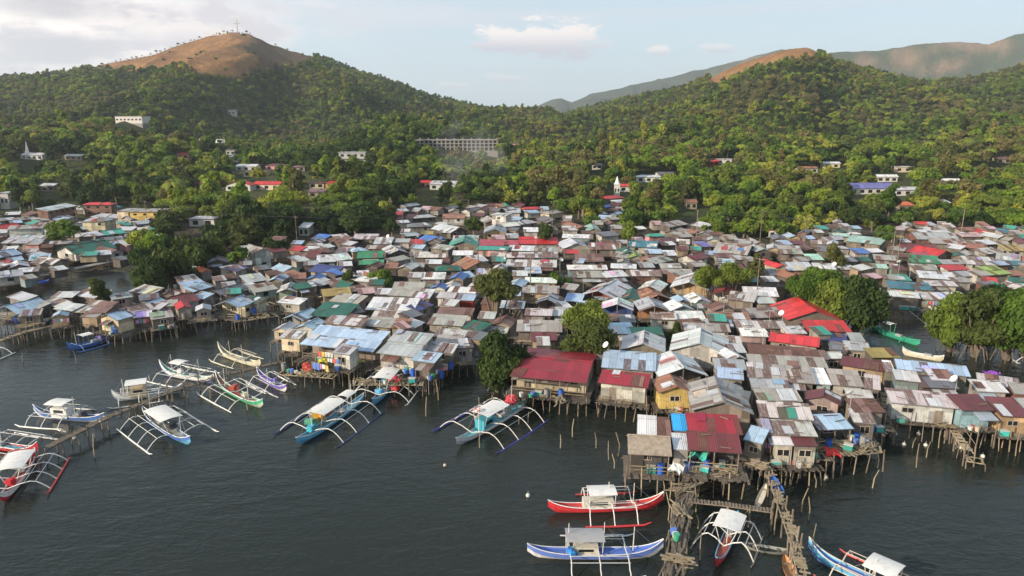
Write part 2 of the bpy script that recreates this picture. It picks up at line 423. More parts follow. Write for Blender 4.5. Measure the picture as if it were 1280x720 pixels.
def roof_patches(mb, quads, tint):
    for P, uv in quads:
        P = [Vector(p) for p in P]; wU = (P[1] - P[0]).length; wV = (P[3] - P[0]).length
        if wU < 2.2 or wV < 1.6: continue
        def at(a, b, dz): return (P[0].lerp(P[1], a)).lerp(P[3].lerp(P[2], a), b) + Vector((0, 0, dz))
        k = int(R.uniform(0, wU * wV / 9)) + (R.random() < .6)
        for i in range(min(k, 7)):
            du, dv = R.choice([.86, .86, 1.72, 1.3]) / wU, min(.95, R.uniform(.9, 2.4) / wV)
            if du > .9: continue
            a = R.uniform(0, 1 - du); b = R.uniform(0, 1 - dv) if R.random() < .5 else R.choice([0, 1 - dv]); dz = .05 + .022 * i + R.uniform(0, .01)
            g = R.random()
            c = (.52, .53, .55, .15) if g < .32 else ((.24, .12, .09, .75) if g < .58 else (tuple(v * R.uniform(.6, 1.35) for v in tint[:3]) + (.4,) if g < .93 else R.choice([(.06, .2, .5, 0), (.3, .45, .6, .1), (.05, .25, .17, .1), (.45, .05, .05, .1), (.62, .6, .56, 0)])))
            sk = R.uniform(-.02, .02)
            mb.slab([at(a, b, dz), at(a + du, b + sk, dz), at(a + du + sk, b + dv, dz + .01), at(a + sk, b + dv, dz + .01)], .03, [(i * 3.1, 0), (i * 3.1 + du * wU, 0), (i * 3.1 + du * wU, dv * wV), (i * 3.1, dv * wV)], c)
        for i in range(int(R.uniform(0, 3.4))):
            a = R.uniform(.08, .85); b = R.uniform(.1, .9); c = at(a, b, .16)
            e = at(min(.98, a + R.uniform(.5, 1.6) / wU), min(.97, max(.03, b + R.uniform(-.15, .15))), .16)
            mb.bar(c, e, .05, (.2, .15, .11, .3), 4)
def wall_geo(mb, o, tint, tf=lambda p: p):
    W, D, e, p, typ = o['W'], o['D'], o['he'], o['p'], o['typ']
    ins = min(.32, W * .07); x, y0, y1 = W / 2 - ins, -D / 2 + max(ins * 1.3, o.get('porch', 0)), D / 2 - ins
    g = .075
    def z(xx, yy):
        if typ == 's': return e + p * (yy + D / 2) - g
        if typ == 'x': return e + p * (D / 2 - abs(yy)) - g
        if typ == 'y': return e + p * (W / 2 - abs(xx)) - g
        return e - g
    def Q(P, u0, u1):
        us = [u0 + (u1 - u0) * t for t in ((0, 1, 1, 0) if len(P) == 4 else (0, 1, 1, .5, 0))]
        mb.face([tf(q) for q in P], [(us[i], P[i][2]) for i in range(len(P))], tint)
    gab = typ == 'y'
    f = [(-x, y0, 0), (x, y0, 0), (x, y0, z(x, y0))] + ([(0, y0, z(0, y0))] if gab else []) + [(-x, y0, z(-x, y0))]
    Q(f, 0, 2 * x)
    b = [(x, y1, 0), (-x, y1, 0), (-x, y1, z(-x, y1))] + ([(0, y1, z(0, y1))] if gab else []) + [(x, y1, z(x, y1))]
    Q(b, 20, 20 + 2 * x)
    gx = typ == 'x'
    Q([(x, y0, 0), (x, y1, 0), (x, y1, z(x, y1))] + ([(x, 0, z(x, 0))] if gx else []) + [(x, y0, z(x, y0))], 40, 40 + y1 - y0)
    Q([(-x, y1, 0), (-x, y0, 0), (-x, y0, z(-x, y0))] + ([(-x, 0, z(-x, 0))] if gx else []) + [(-x, y1, z(-x, y1))], 60, 60 + y1 - y0)
    return x, y0, y1
WALL_RND = [((.30, .27, .23), 3), ((.21, .175, .14), 5), ((.42, .38, .32), 2), ((.12, .10, .085), 5), ((.50, .47, .42), 1.5), ((.42, .31, .19), 1.5), ((.24, .31, .30), 1), ((.40, .30, .28), 1), ((.22, .10, .07), 1)]
def rnd_wall():
    t = R.random() * sum(w for _, w in WALL_RND)
    for c, w in WALL_RND:
        t -= w
        if t <= 0: return c
AUTO = []     # things that get their label at the end: (object, descriptor, noun, px, py)
def make_house(o, name='stilt_house', cat='house', group='tin roofed shacks of the waterside settlement', plaster=False):
    root = empty(name, o['O'], o['yaw'])
    rc, rust, words = ROOFC[o['col']]
    rc = jit(rc, .1)
    rt = (rc[0], rc[1], rc[2], min(1, rust * R.uniform(.7, 1.3)))
    wc = WALLC[o['wall']] if o['wall'] else rnd_wall(); wc = jit(wc, .1)
    mb = MB(); roof_geo(mb, o, rt, patch=o['col'] not in 'tRP' and o['Y'] < 190)
    roof = mb.build('roof', M['thatch'] if o['col'] == 't' else M['roof'], root)
    if 'porch' not in o and o['Y'] < 118 and o['D'] > 4.2 and o['typ'] in 'sxy' and R.random() < .55: o['porch'] = R.uniform(1.3, 2.1)
    if o.get('porch'):
        hh = o['he']; pm = MB()
        k = max(2, int(o['W'] / 2.2))
        for i in range(k + 1):
            xx = -o['W'] / 2 + .25 + (o['W'] - .5) * i / k; zz = hh - .08 + (o['p'] * (o['W'] / 2 - abs(xx)) if o['typ'] == 'y' else 0)
            MB().bar((xx, -o['D'] / 2 + .2, -.1), (xx, -o['D'] / 2 + .2, zz), .06, n=5).build('post', M['wood'], root)
        if R.random() < .7: MB().box((0, -o['D'] / 2 + .2, .75), (o['W'] - .5, .06, .07)).box((0, -o['D'] / 2 + .2, .4), (o['W'] - .5, .05, .05)).build('railing', M['bamboo'], root)
        wc = tuple(v * .85 for v in wc)  # shade under the porch roof put into the wall colour
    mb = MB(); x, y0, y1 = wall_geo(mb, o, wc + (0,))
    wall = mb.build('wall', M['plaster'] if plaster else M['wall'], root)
    ppm = F / (o['Y'] + 8)
    W, D, e, zf = o['W'], o['D'], o['he'], o['O'].z
    # openings on the front and on the side that looks to the view
    nw = max(1, int(2 * x / 2.4)) if W > 2.6 else 1
    door_at = R.randrange(nw) if nw > 1 and o['st'] == 1 and ppm > 4 else -1
    for s in range(o['st']):
        for i in range(nw):
            xx = -x + 2 * x * (i + .5) / nw + R.uniform(-.15, .15)
            if i == door_at and s == 0:
                d = MB().box((xx, y0 - .03, .72), (.75, .05, 1.42), jit((.2, .12, .07), .3) + (0,)).build('door', M['wood'], wall)
                continue
            if R.random() < .25 and ppm > 4: continue
            ww, wh = R.uniform(.7, 1.1), R.uniform(.5, .75)
            if ww > 2 * x / nw: ww = 2 * x / nw * .7
            zc = 1.2 + 1.9 * s if o['st'] > 1 else min(1.2, e - .6)
            wn = MB().box((xx, y0 - .012, zc), (ww, .05, wh)).build('window', M['glass'], wall)
            if ppm > 7:
                f = MB(); fc = jit((.45, .38, .3), .3) + (0,)
                for dx in (-ww / 2, 0, ww / 2): f.box((xx + dx, y0 - .05, zc), (.06, .05, wh + .06), fc)
                for dz in (-wh / 2, wh / 2): f.box((xx, y0 - .052, zc + dz), (ww - .07 + .13, .045, .06), fc)
                f.build('frame', M['paint'], wn)
    sx = x if o['O'].x < 0 else -x
    if ppm > 5 and D > 4:
        wy = R.uniform(-.3, .3) * D * .5
        MB().box((sx + (.012 if sx > 0 else -.012), wy, 1.1), (.05, .8, .6)).build('window', M['glass'], wall)
    if terrain(o['O'].x, o['Y']) < .9:
        ext = R.uniform(.3, 1.3) if o['Y'] < 120 else .3
        if o.get('ext') is not None: ext = o['ext']
        m = MB(); hx = W / 2 + R.uniform(0, .4)
        m.box((0, .15, -.06), (2 * hx, D - .3, .08))
        xx = -hx
        while xx < hx:
            pw = R.uniform(.14, .3); e0 = -D / 2 - ext * R.uniform(.55, 1.15) - (.5 if R.random() < .06 else 0)
            if R.random() > .07: m.box((xx + pw / 2, (e0 - D / 2 + .4) / 2, -.05 + R.uniform(-.02, .03)), (pw * .9, -D / 2 + .4 - e0, .045), (1, 1, 1, 0), R.uniform(-.02, .02))
            xx += pw
        m.box((0, -D / 2 - ext * .5, -.13), (2 * hx + .2, .08, .09)).box((0, -D / 2 + .1, -.14), (2 * hx + .3, .08, .1)).box((0, D / 2 - .3, -.14), (2 * hx + .3, .1, .12))
        m.build('deck', M['deck'], root)
        if o['Y'] < 118 or o.get('front'):
            fy = -D / 2 - ext * .5
            ns = max(4, min(12, int(W / .85)))
            bot = -zf - .8
            for i in range(ns):
                xx = -hx + .15 + (2 * hx - .3) * i / (ns - 1) + R.uniform(-.12, .12)
                MB().bar((xx + R.uniform(-.4, .4), fy + R.uniform(-.3, .3), bot), (xx, fy, -.12 if R.random() < .7 else R.uniform(.4, 1.4)), R.uniform(.04, .065), n=5).build('stilt', M['bamboo'] if R.random() < .45 else M['wood'], root)
            for i in range(3):
                xx = hx - .15 if o['O'].x < 0 else -hx + .15
                yy = -D / 2 + D * (i + .6) / 3
                MB().bar((xx, yy + R.uniform(-.15, .15), bot), (xx, yy, -.1), .07, n=5).build('stilt', M['wood'], root)
            if W > 4 and R.random() < .6:
                a = -hx + R.uniform(.2, 1); MB().bar((a, fy - .05, -zf + .2), (a + R.uniform(1.5, 2.5), fy - .05, -.15), .045, n=5).build('brace', M['wood'], root)
    else:
        m = MB(); m.box((0, 0, -.8), (W - .5, D - .5, 1.6), wc + (0,)); m.build('foundation', M['concrete'], root)
    if ppm > 5.5 and W > 3 and R.random() < .4 and o['typ'] != 'f' and o['col'] != 't':
        aw = R.uniform(.3, .8) * W; ax = R.uniform(-(W - aw) / 2, (W - aw) / 2); ez = e - .25; de = R.uniform(1.0, 1.8)
        c = R.choice([(.45, .46, .48, .2), (.2, .1, .08, .7), (.3, .27, .24, .5), (.36, .42, .48, .2), (.3, .27, .24, .6), (.5, .48, .44, .1)])
        a_ = MB().slab([(ax - aw / 2, y0 - de, ez - .35), (ax + aw / 2, y0 - de, ez - .35 + R.uniform(-.1, .1)), (ax + aw / 2, y0 - .02, ez), (ax - aw / 2, y0 - .02, ez)], .04, [(0, 0), (aw, 0), (aw, de), (0, de)], c).build('awning', M['roof'], root)
        for xx in (ax - aw / 2 + .1, ax + aw / 2 - .1): MB().bar((xx, y0 - de + .1, -1.6), (xx, y0 - de + .1, ez - .38), .05, n=5).build('post', M['wood'], a_)
    if o['lab']: tag(root, o['lab'], cat, group)
    else:
        tag(root, None, cat, group)
        desc = words + ' ' + (SHAPE[o['typ']] if o['col'] != 't' else '') 
        AUTO.append((root, desc.strip() + ' roof', 'shack', o['px'], o['py'] - o['hpx'] / 2))
    return root

# ---------------------------------------------------------------- outrigger boats
def make_boat(bow, stern, span, arms, hull, stripe, deckc, arm_c, float_c, canopies=(), fx=(-.32, .36), masts=(), cabin=None, cargo=(), lab='', beam=None, z0=.55, L=None, arch=.3, two_tone=None, ring=False, rise=.7, deck_cover=None, nofloat=False, strg=True):
    A = unproj(bow[0], bow[1], z0 + .3); B = unproj(stern[0], stern[1], z0 + .1)
    c = (A + B) / 2; d = A - B; Lh = L or math.hypot(d.x, d.y)
    yaw = math.atan2(d.y, d.x)
    root = empty('outrigger_boat', (c.x, c.y, 0), yaw); root.rotation_euler.x = R.uniform(-.02, .02)
    tag(root, lab, 'boat', 'bangka boats moored in the bay')
    hb = beam or max(.42, Lh * .05); n = 20
    def T(c): return tuple(c) + (0,)
    def st(s):
        w = hb * max(.02, (1 - abs(s) ** 2.4)) ** .75
        zg = .52 + .28 * abs(s) ** 3 + (rise * max(0, s) ** 5) + .5 * rise * max(0, -s) ** 5
        zk = -.28 + .55 * abs(s) ** 6 + rise * .75 * max(0, s) ** 7 + rise * .35 * max(0, -s) ** 7
        return w, zg, zk
    lo, up, rail, dk = MB(), MB(), MB(), MB()
    X = [(-1 + 2 * i / n) for i in range(n + 1)]
    for i in range(n):
        S = [];
        for s in (X[i], X[i + 1]):
            w, zg, zk = st(s); x = s * Lh / 2 
            zm = zk + (zg - zk) * .5; S.append([(x, -w, zg), (x, -w * .86, zm), (x, 0, zk), (x, w * .86, zm), (x, w, zg), (x, -w * .9, zg - .16), (x, w * .9, zg - .16)])
        a, b = S
        up.face([a[0], a[1], b[1], b[0]], None, T(stripe)); up.face([a[3], a[4], b[4], b[3]], None, T(stripe))
        lo.face([a[1], a[2], b[2], b[1]], None, T(hull)); lo.face([a[2], a[3], b[3], b[2]], None, T(hull))
        dk.face([a[5], b[5], b[6], a[6]], None, T(deckc))
        for k in (0, 4):
            rail.bar(a[k], b[k], .045, T(arm_c if two_tone is None else two_tone), 4)
        up.face([a[0], b[0], b[5], a[5]], None, T(stripe)); up.face([a[6], b[6], b[4], a[4]], None, T(stripe))
    hl = lo.build('hull', M['paint'], root)
    up.build('upper_strake', M['paint'], hl); rail.build('gunwale', M['paint'], hl)
    dk.build('deck', M['paint'], root)
    # arms
    f0, f1 = fx[0] * Lh, fx[1] * Lh
    sp = span
    hz = .72
    def az(t): # height along arm
        return hz + arch * math.sin(min(1, t / .62) * math.pi * .5) * (1 if t < .62 else 1) - (max(0, (t - .55) / .45) ** 1.7) * (hz + arch - .1)
    for i in range(arms):
        x = f0 * .86 + (f1 - f0) * .86 * (i / max(1, arms - 1)) if arms > 1 else 0
        pts = [(x + R.uniform(-.03, .03), sp * t, az(abs(t))) for t in [-1, -.92, -.82, -.7, -.55, -.3, 0, .3, .55, .7, .82, .92, 1]]
        MB().tube(pts, .05, T(arm_c), 5).build('outrigger_arm', M['paint'], root)
    if not nofloat:
        for sgn in (-1, 1):
            pts = [(f0 - .2, sgn * sp, .12), (f0 * .5 + f1 * .5, sgn * sp, .05), (f1 + .1, sgn * sp, .08), (f1 + .7, sgn * sp * .985, .28)]
            MB().tube(pts, [.06, .085, .08, .04], T(float_c), 6).build('outrigger_float', M['paint'], root)
            if strg:
                for q in (.42, .68):
                    MB().tube([(f0 * .9, sgn * sp * q, az(q) + .07), (f1 * .9, sgn * sp * q, az(q) + .07)], .028, T(arm_c), 4).build('lashing_pole', M['paint'], root)
    for (c0, c1, cw, ch, cc) in canopies:
        x0, x1 = c0 * Lh, c1 * Lh
        m = MB(); k = 6
        for i in range(k):
            t0, t1 = i / k * 2 - 1, (i + 1) / k * 2 - 1
            z_ = lambda t: ch + .12 * (1 - t * t)
            m.slab([(x0, t0 * cw, z_(t0)), (x1, t0 * cw, z_(t0)), (x1, t1 * cw, z_(t1)), (x0, t1 * cw, z_(t1))], .03, [(0, 0), (1, 0), (1, 1), (0, 1)], T(cc))
        cn = m.build('canopy', M['cloth'], root)
        for x in (x0 + .1, x1 - .1):
            for yy in (-cw * .8, cw * .8): MB().bar((x, min(hb * .8, cw * .8) * (1 if yy > 0 else -1), .6), (x, yy, ch), .035, T(arm_c), 4).build('canopy_post', M['paint'], root)
    if cabin:
        c0, c1, cw, ch, cc = cabin
        m = MB(); m.box(((c0 + c1) / 2 * Lh, 0, .35 + ch / 2), ((c1 - c0) * Lh, cw * 2, ch), T(cc)); cb = m.build('cabin', M['paint'], root)
        for sgn in (-1, 1):
            MB().box(((c0 + c1) / 2 * Lh, sgn * (cw + .003), .35 + ch * .68), ((c1 - c0) * Lh * .6, .03, ch * .3)).build('window', M['glass'], cb)
    for (mx, mh) in masts:
        MB().bar((mx * Lh, .1, .4), (mx * Lh + .05, .1, mh), .045, T((.62, .6, .55)), 5, .03).build('mast', M['paint'], root)
        MB().bar((mx * Lh, .1, mh - .1), (mx * Lh + Lh * .16, .0, .9), .012, T((.3, .3, .3)), 3).build('rope', M['cloth'], root)
    for (x, y, s, cc) in cargo:
        m = MB()
        for q in range(3): m.box((x * Lh + R.uniform(-.25, .25), y + R.uniform(-.15, .15), .6 + s * .3 + q * .12), (s * R.uniform(.6, 1.1), s * R.uniform(.5, .8), s * R.uniform(.4, .7)), T(jit(cc, .2)), R.uniform(0, 3))
        m.build('cargo', M['plastic'], root)
    if ring:
        m = MB(); k = 16
        cx0, cz = canopies[0][1] * Lh * .55, canopies[0][3] + .32
        ctr = Vector((canopies[0][1] * Lh - .25, -.5, cz - .02))
        for i in range(k):
            a0, a1 = 2 * math.pi * i / k, 2 * math.pi * (i + 1) / k
            m.tube([ctr + Vector((.36 * math.cos(a0), .36 * math.sin(a0), 0)), ctr + Vector((.36 * math.cos(a1), .36 * math.sin(a1), 0))], .085, T((.75, .12, .08) if (i // 2) % 2 else (.75, .7, .66)), 6, False)
        tag(m.build('life_ring', M['plastic']), 'red and white life ring on the canopy of the teal and white boat', 'life ring').matrix_world = Matrix.Translation((c.x, c.y, 0)) @ Matrix.Rotation(yaw, 4, 'Z')
    # engine box and cleats
    m = MB(); m.box((-Lh * .12, 0, .62), (.9, .45, .35), T((.3, .3, .3))); m.build('engine_box', M['metal'], root)
    return root
def make_canoe(a, b, w, col, lab, z=.15, name='small_canoe', za=None, zb=None, kind='canoe'):
    A = unproj(a[0], a[1], z if za is None else za); B = unproj(b[0], b[1], z if zb is None else zb)
    c = (A + B) / 2; d = A - B; L = d.length
    root = empty(name, c, math.atan2(d.y, d.x)); root.rotation_euler.y = -math.asin(d.z / L)
    tag(root, lab, kind)
    ho, inn = MB(), MB(); n = 14
    for i in range(n):
        S = []
        for s in (-1 + 2 * i / n, -1 + 2 * (i + 1) / n):
            ww = w * max(.02, 1 - abs(s) ** 2.2) ** .7; zg = .18 + .22 * abs(s) ** 3; zk = -.16 + .3 * abs(s) ** 5; x = s * L / 2
            S.append([(x, -ww, zg), (x, -ww * .7, zk), (x, ww * .7, zk), (x, ww, zg), (x, -ww * .85, zk + .08), (x, ww * .85, zk + .08)])
        p, q = S
        for k in range(3): ho.face([p[k], p[k + 1], q[k + 1], q[k]], None, col + (0,))
        for (k, l) in ((0, 4), (4, 5), (5, 3)): inn.face([p[l], p[k], q[k], q[l]], None, tuple(v * .8 for v in col) + (0,))
    ho.build('hull', M['paint'], root); inn.build('inner_hull', M['paint'], root)
    for t in (-.3, .25): MB().box((t * L, 0, .14), (.16, w * 1.6, .04), (.35, .28, .2, 0)).build('thwart', M['wood'], root)
    return root

# ---------------------------------------------------------------- trees
def crown_mb(kind, n, card, seed, H, Wd, zb):
    """leaf clumps spread over several lobes. H crown height, Wd radius, zb crown base"""
    r = random.Random(seed); m = MB(); lobes = []
    nl = {'broad': 17, 'round': 13, 'tall': 11, 'flat': 14, 'scrub': 8, 'bush': 16}[kind]
    for i in range(nl):
        a = r.uniform(0, 2 * math.pi); q = math.sqrt(r.random())
        if kind == 'tall': c = (q * Wd * .45 * math.cos(a), q * Wd * .45 * math.sin(a), zb + H * (.12 + .76 * i / nl)); rad = Wd * r.uniform(.42, .68) * (1 - .35 * i / nl)
        elif kind == 'flat': c = (q * Wd * .8 * math.cos(a), q * Wd * .8 * math.sin(a), zb + H * r.uniform(.45, .8)); rad = Wd * r.uniform(.26, .4)
        else: c = (q * Wd * .62 * math.cos(a), q * Wd * .62 * math.sin(a), zb + H * ((.12 if kind == 'bush' else .25) + .55 * (1 - q * .6) * r.uniform(.25, 1.25))); rad = Wd * r.uniform(.2, .46)
        lobes.append((c, rad, r.uniform(.2, .8)))
    zs = {'flat': .45, 'tall': .8}.get(kind, .72)
    for i in range(n):
        c, rad, sh = lobes[r.randrange(nl)]
        d = Vector((r.gauss(0, 1), r.gauss(0, 1), r.gauss(.25, 1))).normalized()
        q = r.random() ** .38 * r.uniform(.85, 1.12)
        p = Vector(c) + Vector((d.x * rad * q, d.y * rad * q, d.z * rad * q * zs * (H / Wd if kind == 'x' else 1)))
        nr = (d + Vector((r.gauss(0, .45), r.gauss(0, .45), r.gauss(.25, .45)))).normalized()
        a = nr.cross(Vector((r.gauss(0, 1), r.gauss(0, 1), r.gauss(0, 1)))).normalized(); b = nr.cross(a)
        s = card * r.uniform(.55, 1.25); t = (1, 1, 1, max(0, min(1, sh + r.uniform(-.25, .25))))
        bend = nr * (-s * .3)
        m.face([p - a * s, p - b * s * .55 + bend * .2, p + a * s * .9 + bend, p + b * s * .6], None, t)
    return m, lobes
def trunk_mb(lobes, zb, rad, seed, lean=0, roots=0):
    r = random.Random(seed); m = MB()
    top = Vector((lean, 0, zb * .95))
    m.tube([(0, 0, -.6), (r.uniform(-.1, .1), r.uniform(-.1, .1), zb * .4), top], [rad * 1.3, rad, rad * .7], n=7)
    for c, q, _ in lobes[:7]:
        c = Vector(c); mid = top.lerp(c, .5) + Vector((0, 0, -.15))
        m.tube([top - Vector((0, 0, zb * .3 * r.random())), mid, c], [rad * .5, rad * .33, rad * .12], n=5)
    for i in range(roots):
        a = 2 * math.pi * i / roots + r.uniform(-.2, .2); d = r.uniform(.8, 1.9)
        m.tube([(0, 0, zb * .45), (math.cos(a) * d * .55, math.sin(a) * d * .55, zb * .38), (math.cos(a) * d, math.sin(a) * d, -.5)], [rad * .3, rad * .2, rad * .13], n=5)
        a += r.uniform(-.5, .5); e = Vector((math.cos(a) * d * .7, math.sin(a) * d * .7, zb * .95)); m.tube([(0, 0, -.3), e * .45 + Vector((0, 0, .1)), e + Vector((0, 0, .6))], [rad * .45, rad * .35, rad * .2], n=5)
    return m
def palm_mb(seed, h, fl, nf=16, bend=.5):
    r = random.Random(seed); tr = MB(); cr = MB()
    top = Vector((r.uniform(-.8, .8), r.uniform(-.8, .8), h))
    tr.tube([(0, 0, -.4), top * .5 + Vector((.2, .1, 0)), top], [.2, .14, .11], n=6)
    for i in range(nf):
        a = 2 * math.pi * i / nf + r.uniform(-.2, .2); up = r.uniform(-.1, 1.0); l = fl * r.uniform(.8, 1.1)
        dirv = Vector((math.cos(a), math.sin(a), 0)); prev = None; side = Vector((-math.sin(a), math.cos(a), 0)); sh = r.random()
        k = 6
        for j in range(k + 1):
            t = j / k
            p = top + dirv * l * t * (1 - .12 * t * up) + Vector((0, 0, l * (up * .55 * t - (.55 + .3 * up) * t * t)))
            w = fl * .16 * math.sin(math.pi * (t * .85 + .12))
            cur = (p, w)
            if prev:
                q0, w0 = prev
                for sg in (-1, 1):
                    dr = Vector((0, 0, -.45))
                    cr.face([q0, p, p + side * sg * w + dr * w, q0 + side * sg * w0 + dr * w0], None, (1, 1, 1, .3 + .5 * sh))
            prev = cur
    return cr, tr
TREES = {}
def tree_proto(key):
    if key in TREES: return TREES[key]
    kind, leaf, lod, v = key
    sd = hash_(key)
    n, card = {'near': (9000, .2), 'mid': (2000, .36), 'far': (620, .62)}[lod]
    if kind == 'palm':
        cm, tm = palm_mb(sd, 6.5, 3.2, 18)
    elif kind == 'nipa':
        cm, tm = palm_mb(sd, .8, 3.6, 15)
    else:
        H, Wd, zb = {'broad': (4.2, 3.6, 2.6), 'round': (4.6, 2.6, 2.0), 'tall': (6.8, 2.4, 1.8), 'flat': (3.0, 5.2, 4.0), 'scrub': (2.6, 2.3, .7), 'bush': (5.0, 2.9, .3)}[kind]
        cm, lobes = crown_mb(kind, n, card, sd, H, Wd, zb)
        tm = trunk_mb(lobes, (zb + H * .3) if kind != 'bush' else 2.2, .22, sd, 0, 9 if lod == 'near' else 0)
    c = cm.mesh('crown_' + kind, M['leaf_' + leaf]); t = tm.mesh('trunk_' + kind, M['bark'])
    TREES[key] = (c, t); return TREES[key]
def hash_(k):
    s = 0
    for ch in str(k): s = (s * 131 + ord(ch)) % 1000003
    return s
LEAFW = {'dark': 'dark green', 'mid': 'mid green', 'bright': 'bright yellow-green', 'olive': 'olive brown'}
KINDW = {'broad': 'wide bushy tree', 'round': 'rounded tree', 'tall': 'tall slender tree', 'flat': 'flat-topped spreading tree', 'scrub': 'low scrubby tree', 'bush': 'leafy mangrove', 'palm': 'coconut palm', 'nipa': 'stemless nipa palm'}
NAMEK = {'broad': 'broad_tree', 'round': 'round_tree', 'tall': 'tall_tree', 'flat': 'spreading_tree', 'scrub': 'scrub_tree', 'bush': 'mangrove_tree', 'palm': 'palm_tree', 'nipa': 'nipa_palm'}
def plant_tree(x, y, z, kind, leaf, lod, v, sc, lab=None, rot=None, auto=True, sz=1):
    c, t = tree_proto((kind, leaf, lod, v))
    root = empty(NAMEK[kind], (x, y, z), R.uniform(0, 6.28) if rot is None else rot); root.scale = (sc, sc, sc * sz)
    co = link('crown', c, root); tr = link('trunk', t, root)
    tag(root, lab, 'palm' if kind in ('palm', 'nipa') else 'tree', 'palms around the settlement' if kind in ('palm', 'nipa') else 'trees around the settlement')
    if not lab:
        px, py, _ = proj((x, y, z + 4 * sc)); AUTO.append((root, LEAFW[leaf] + ' ' + KINDW[kind], '', px, py))
    return root
def D_(**k): return k
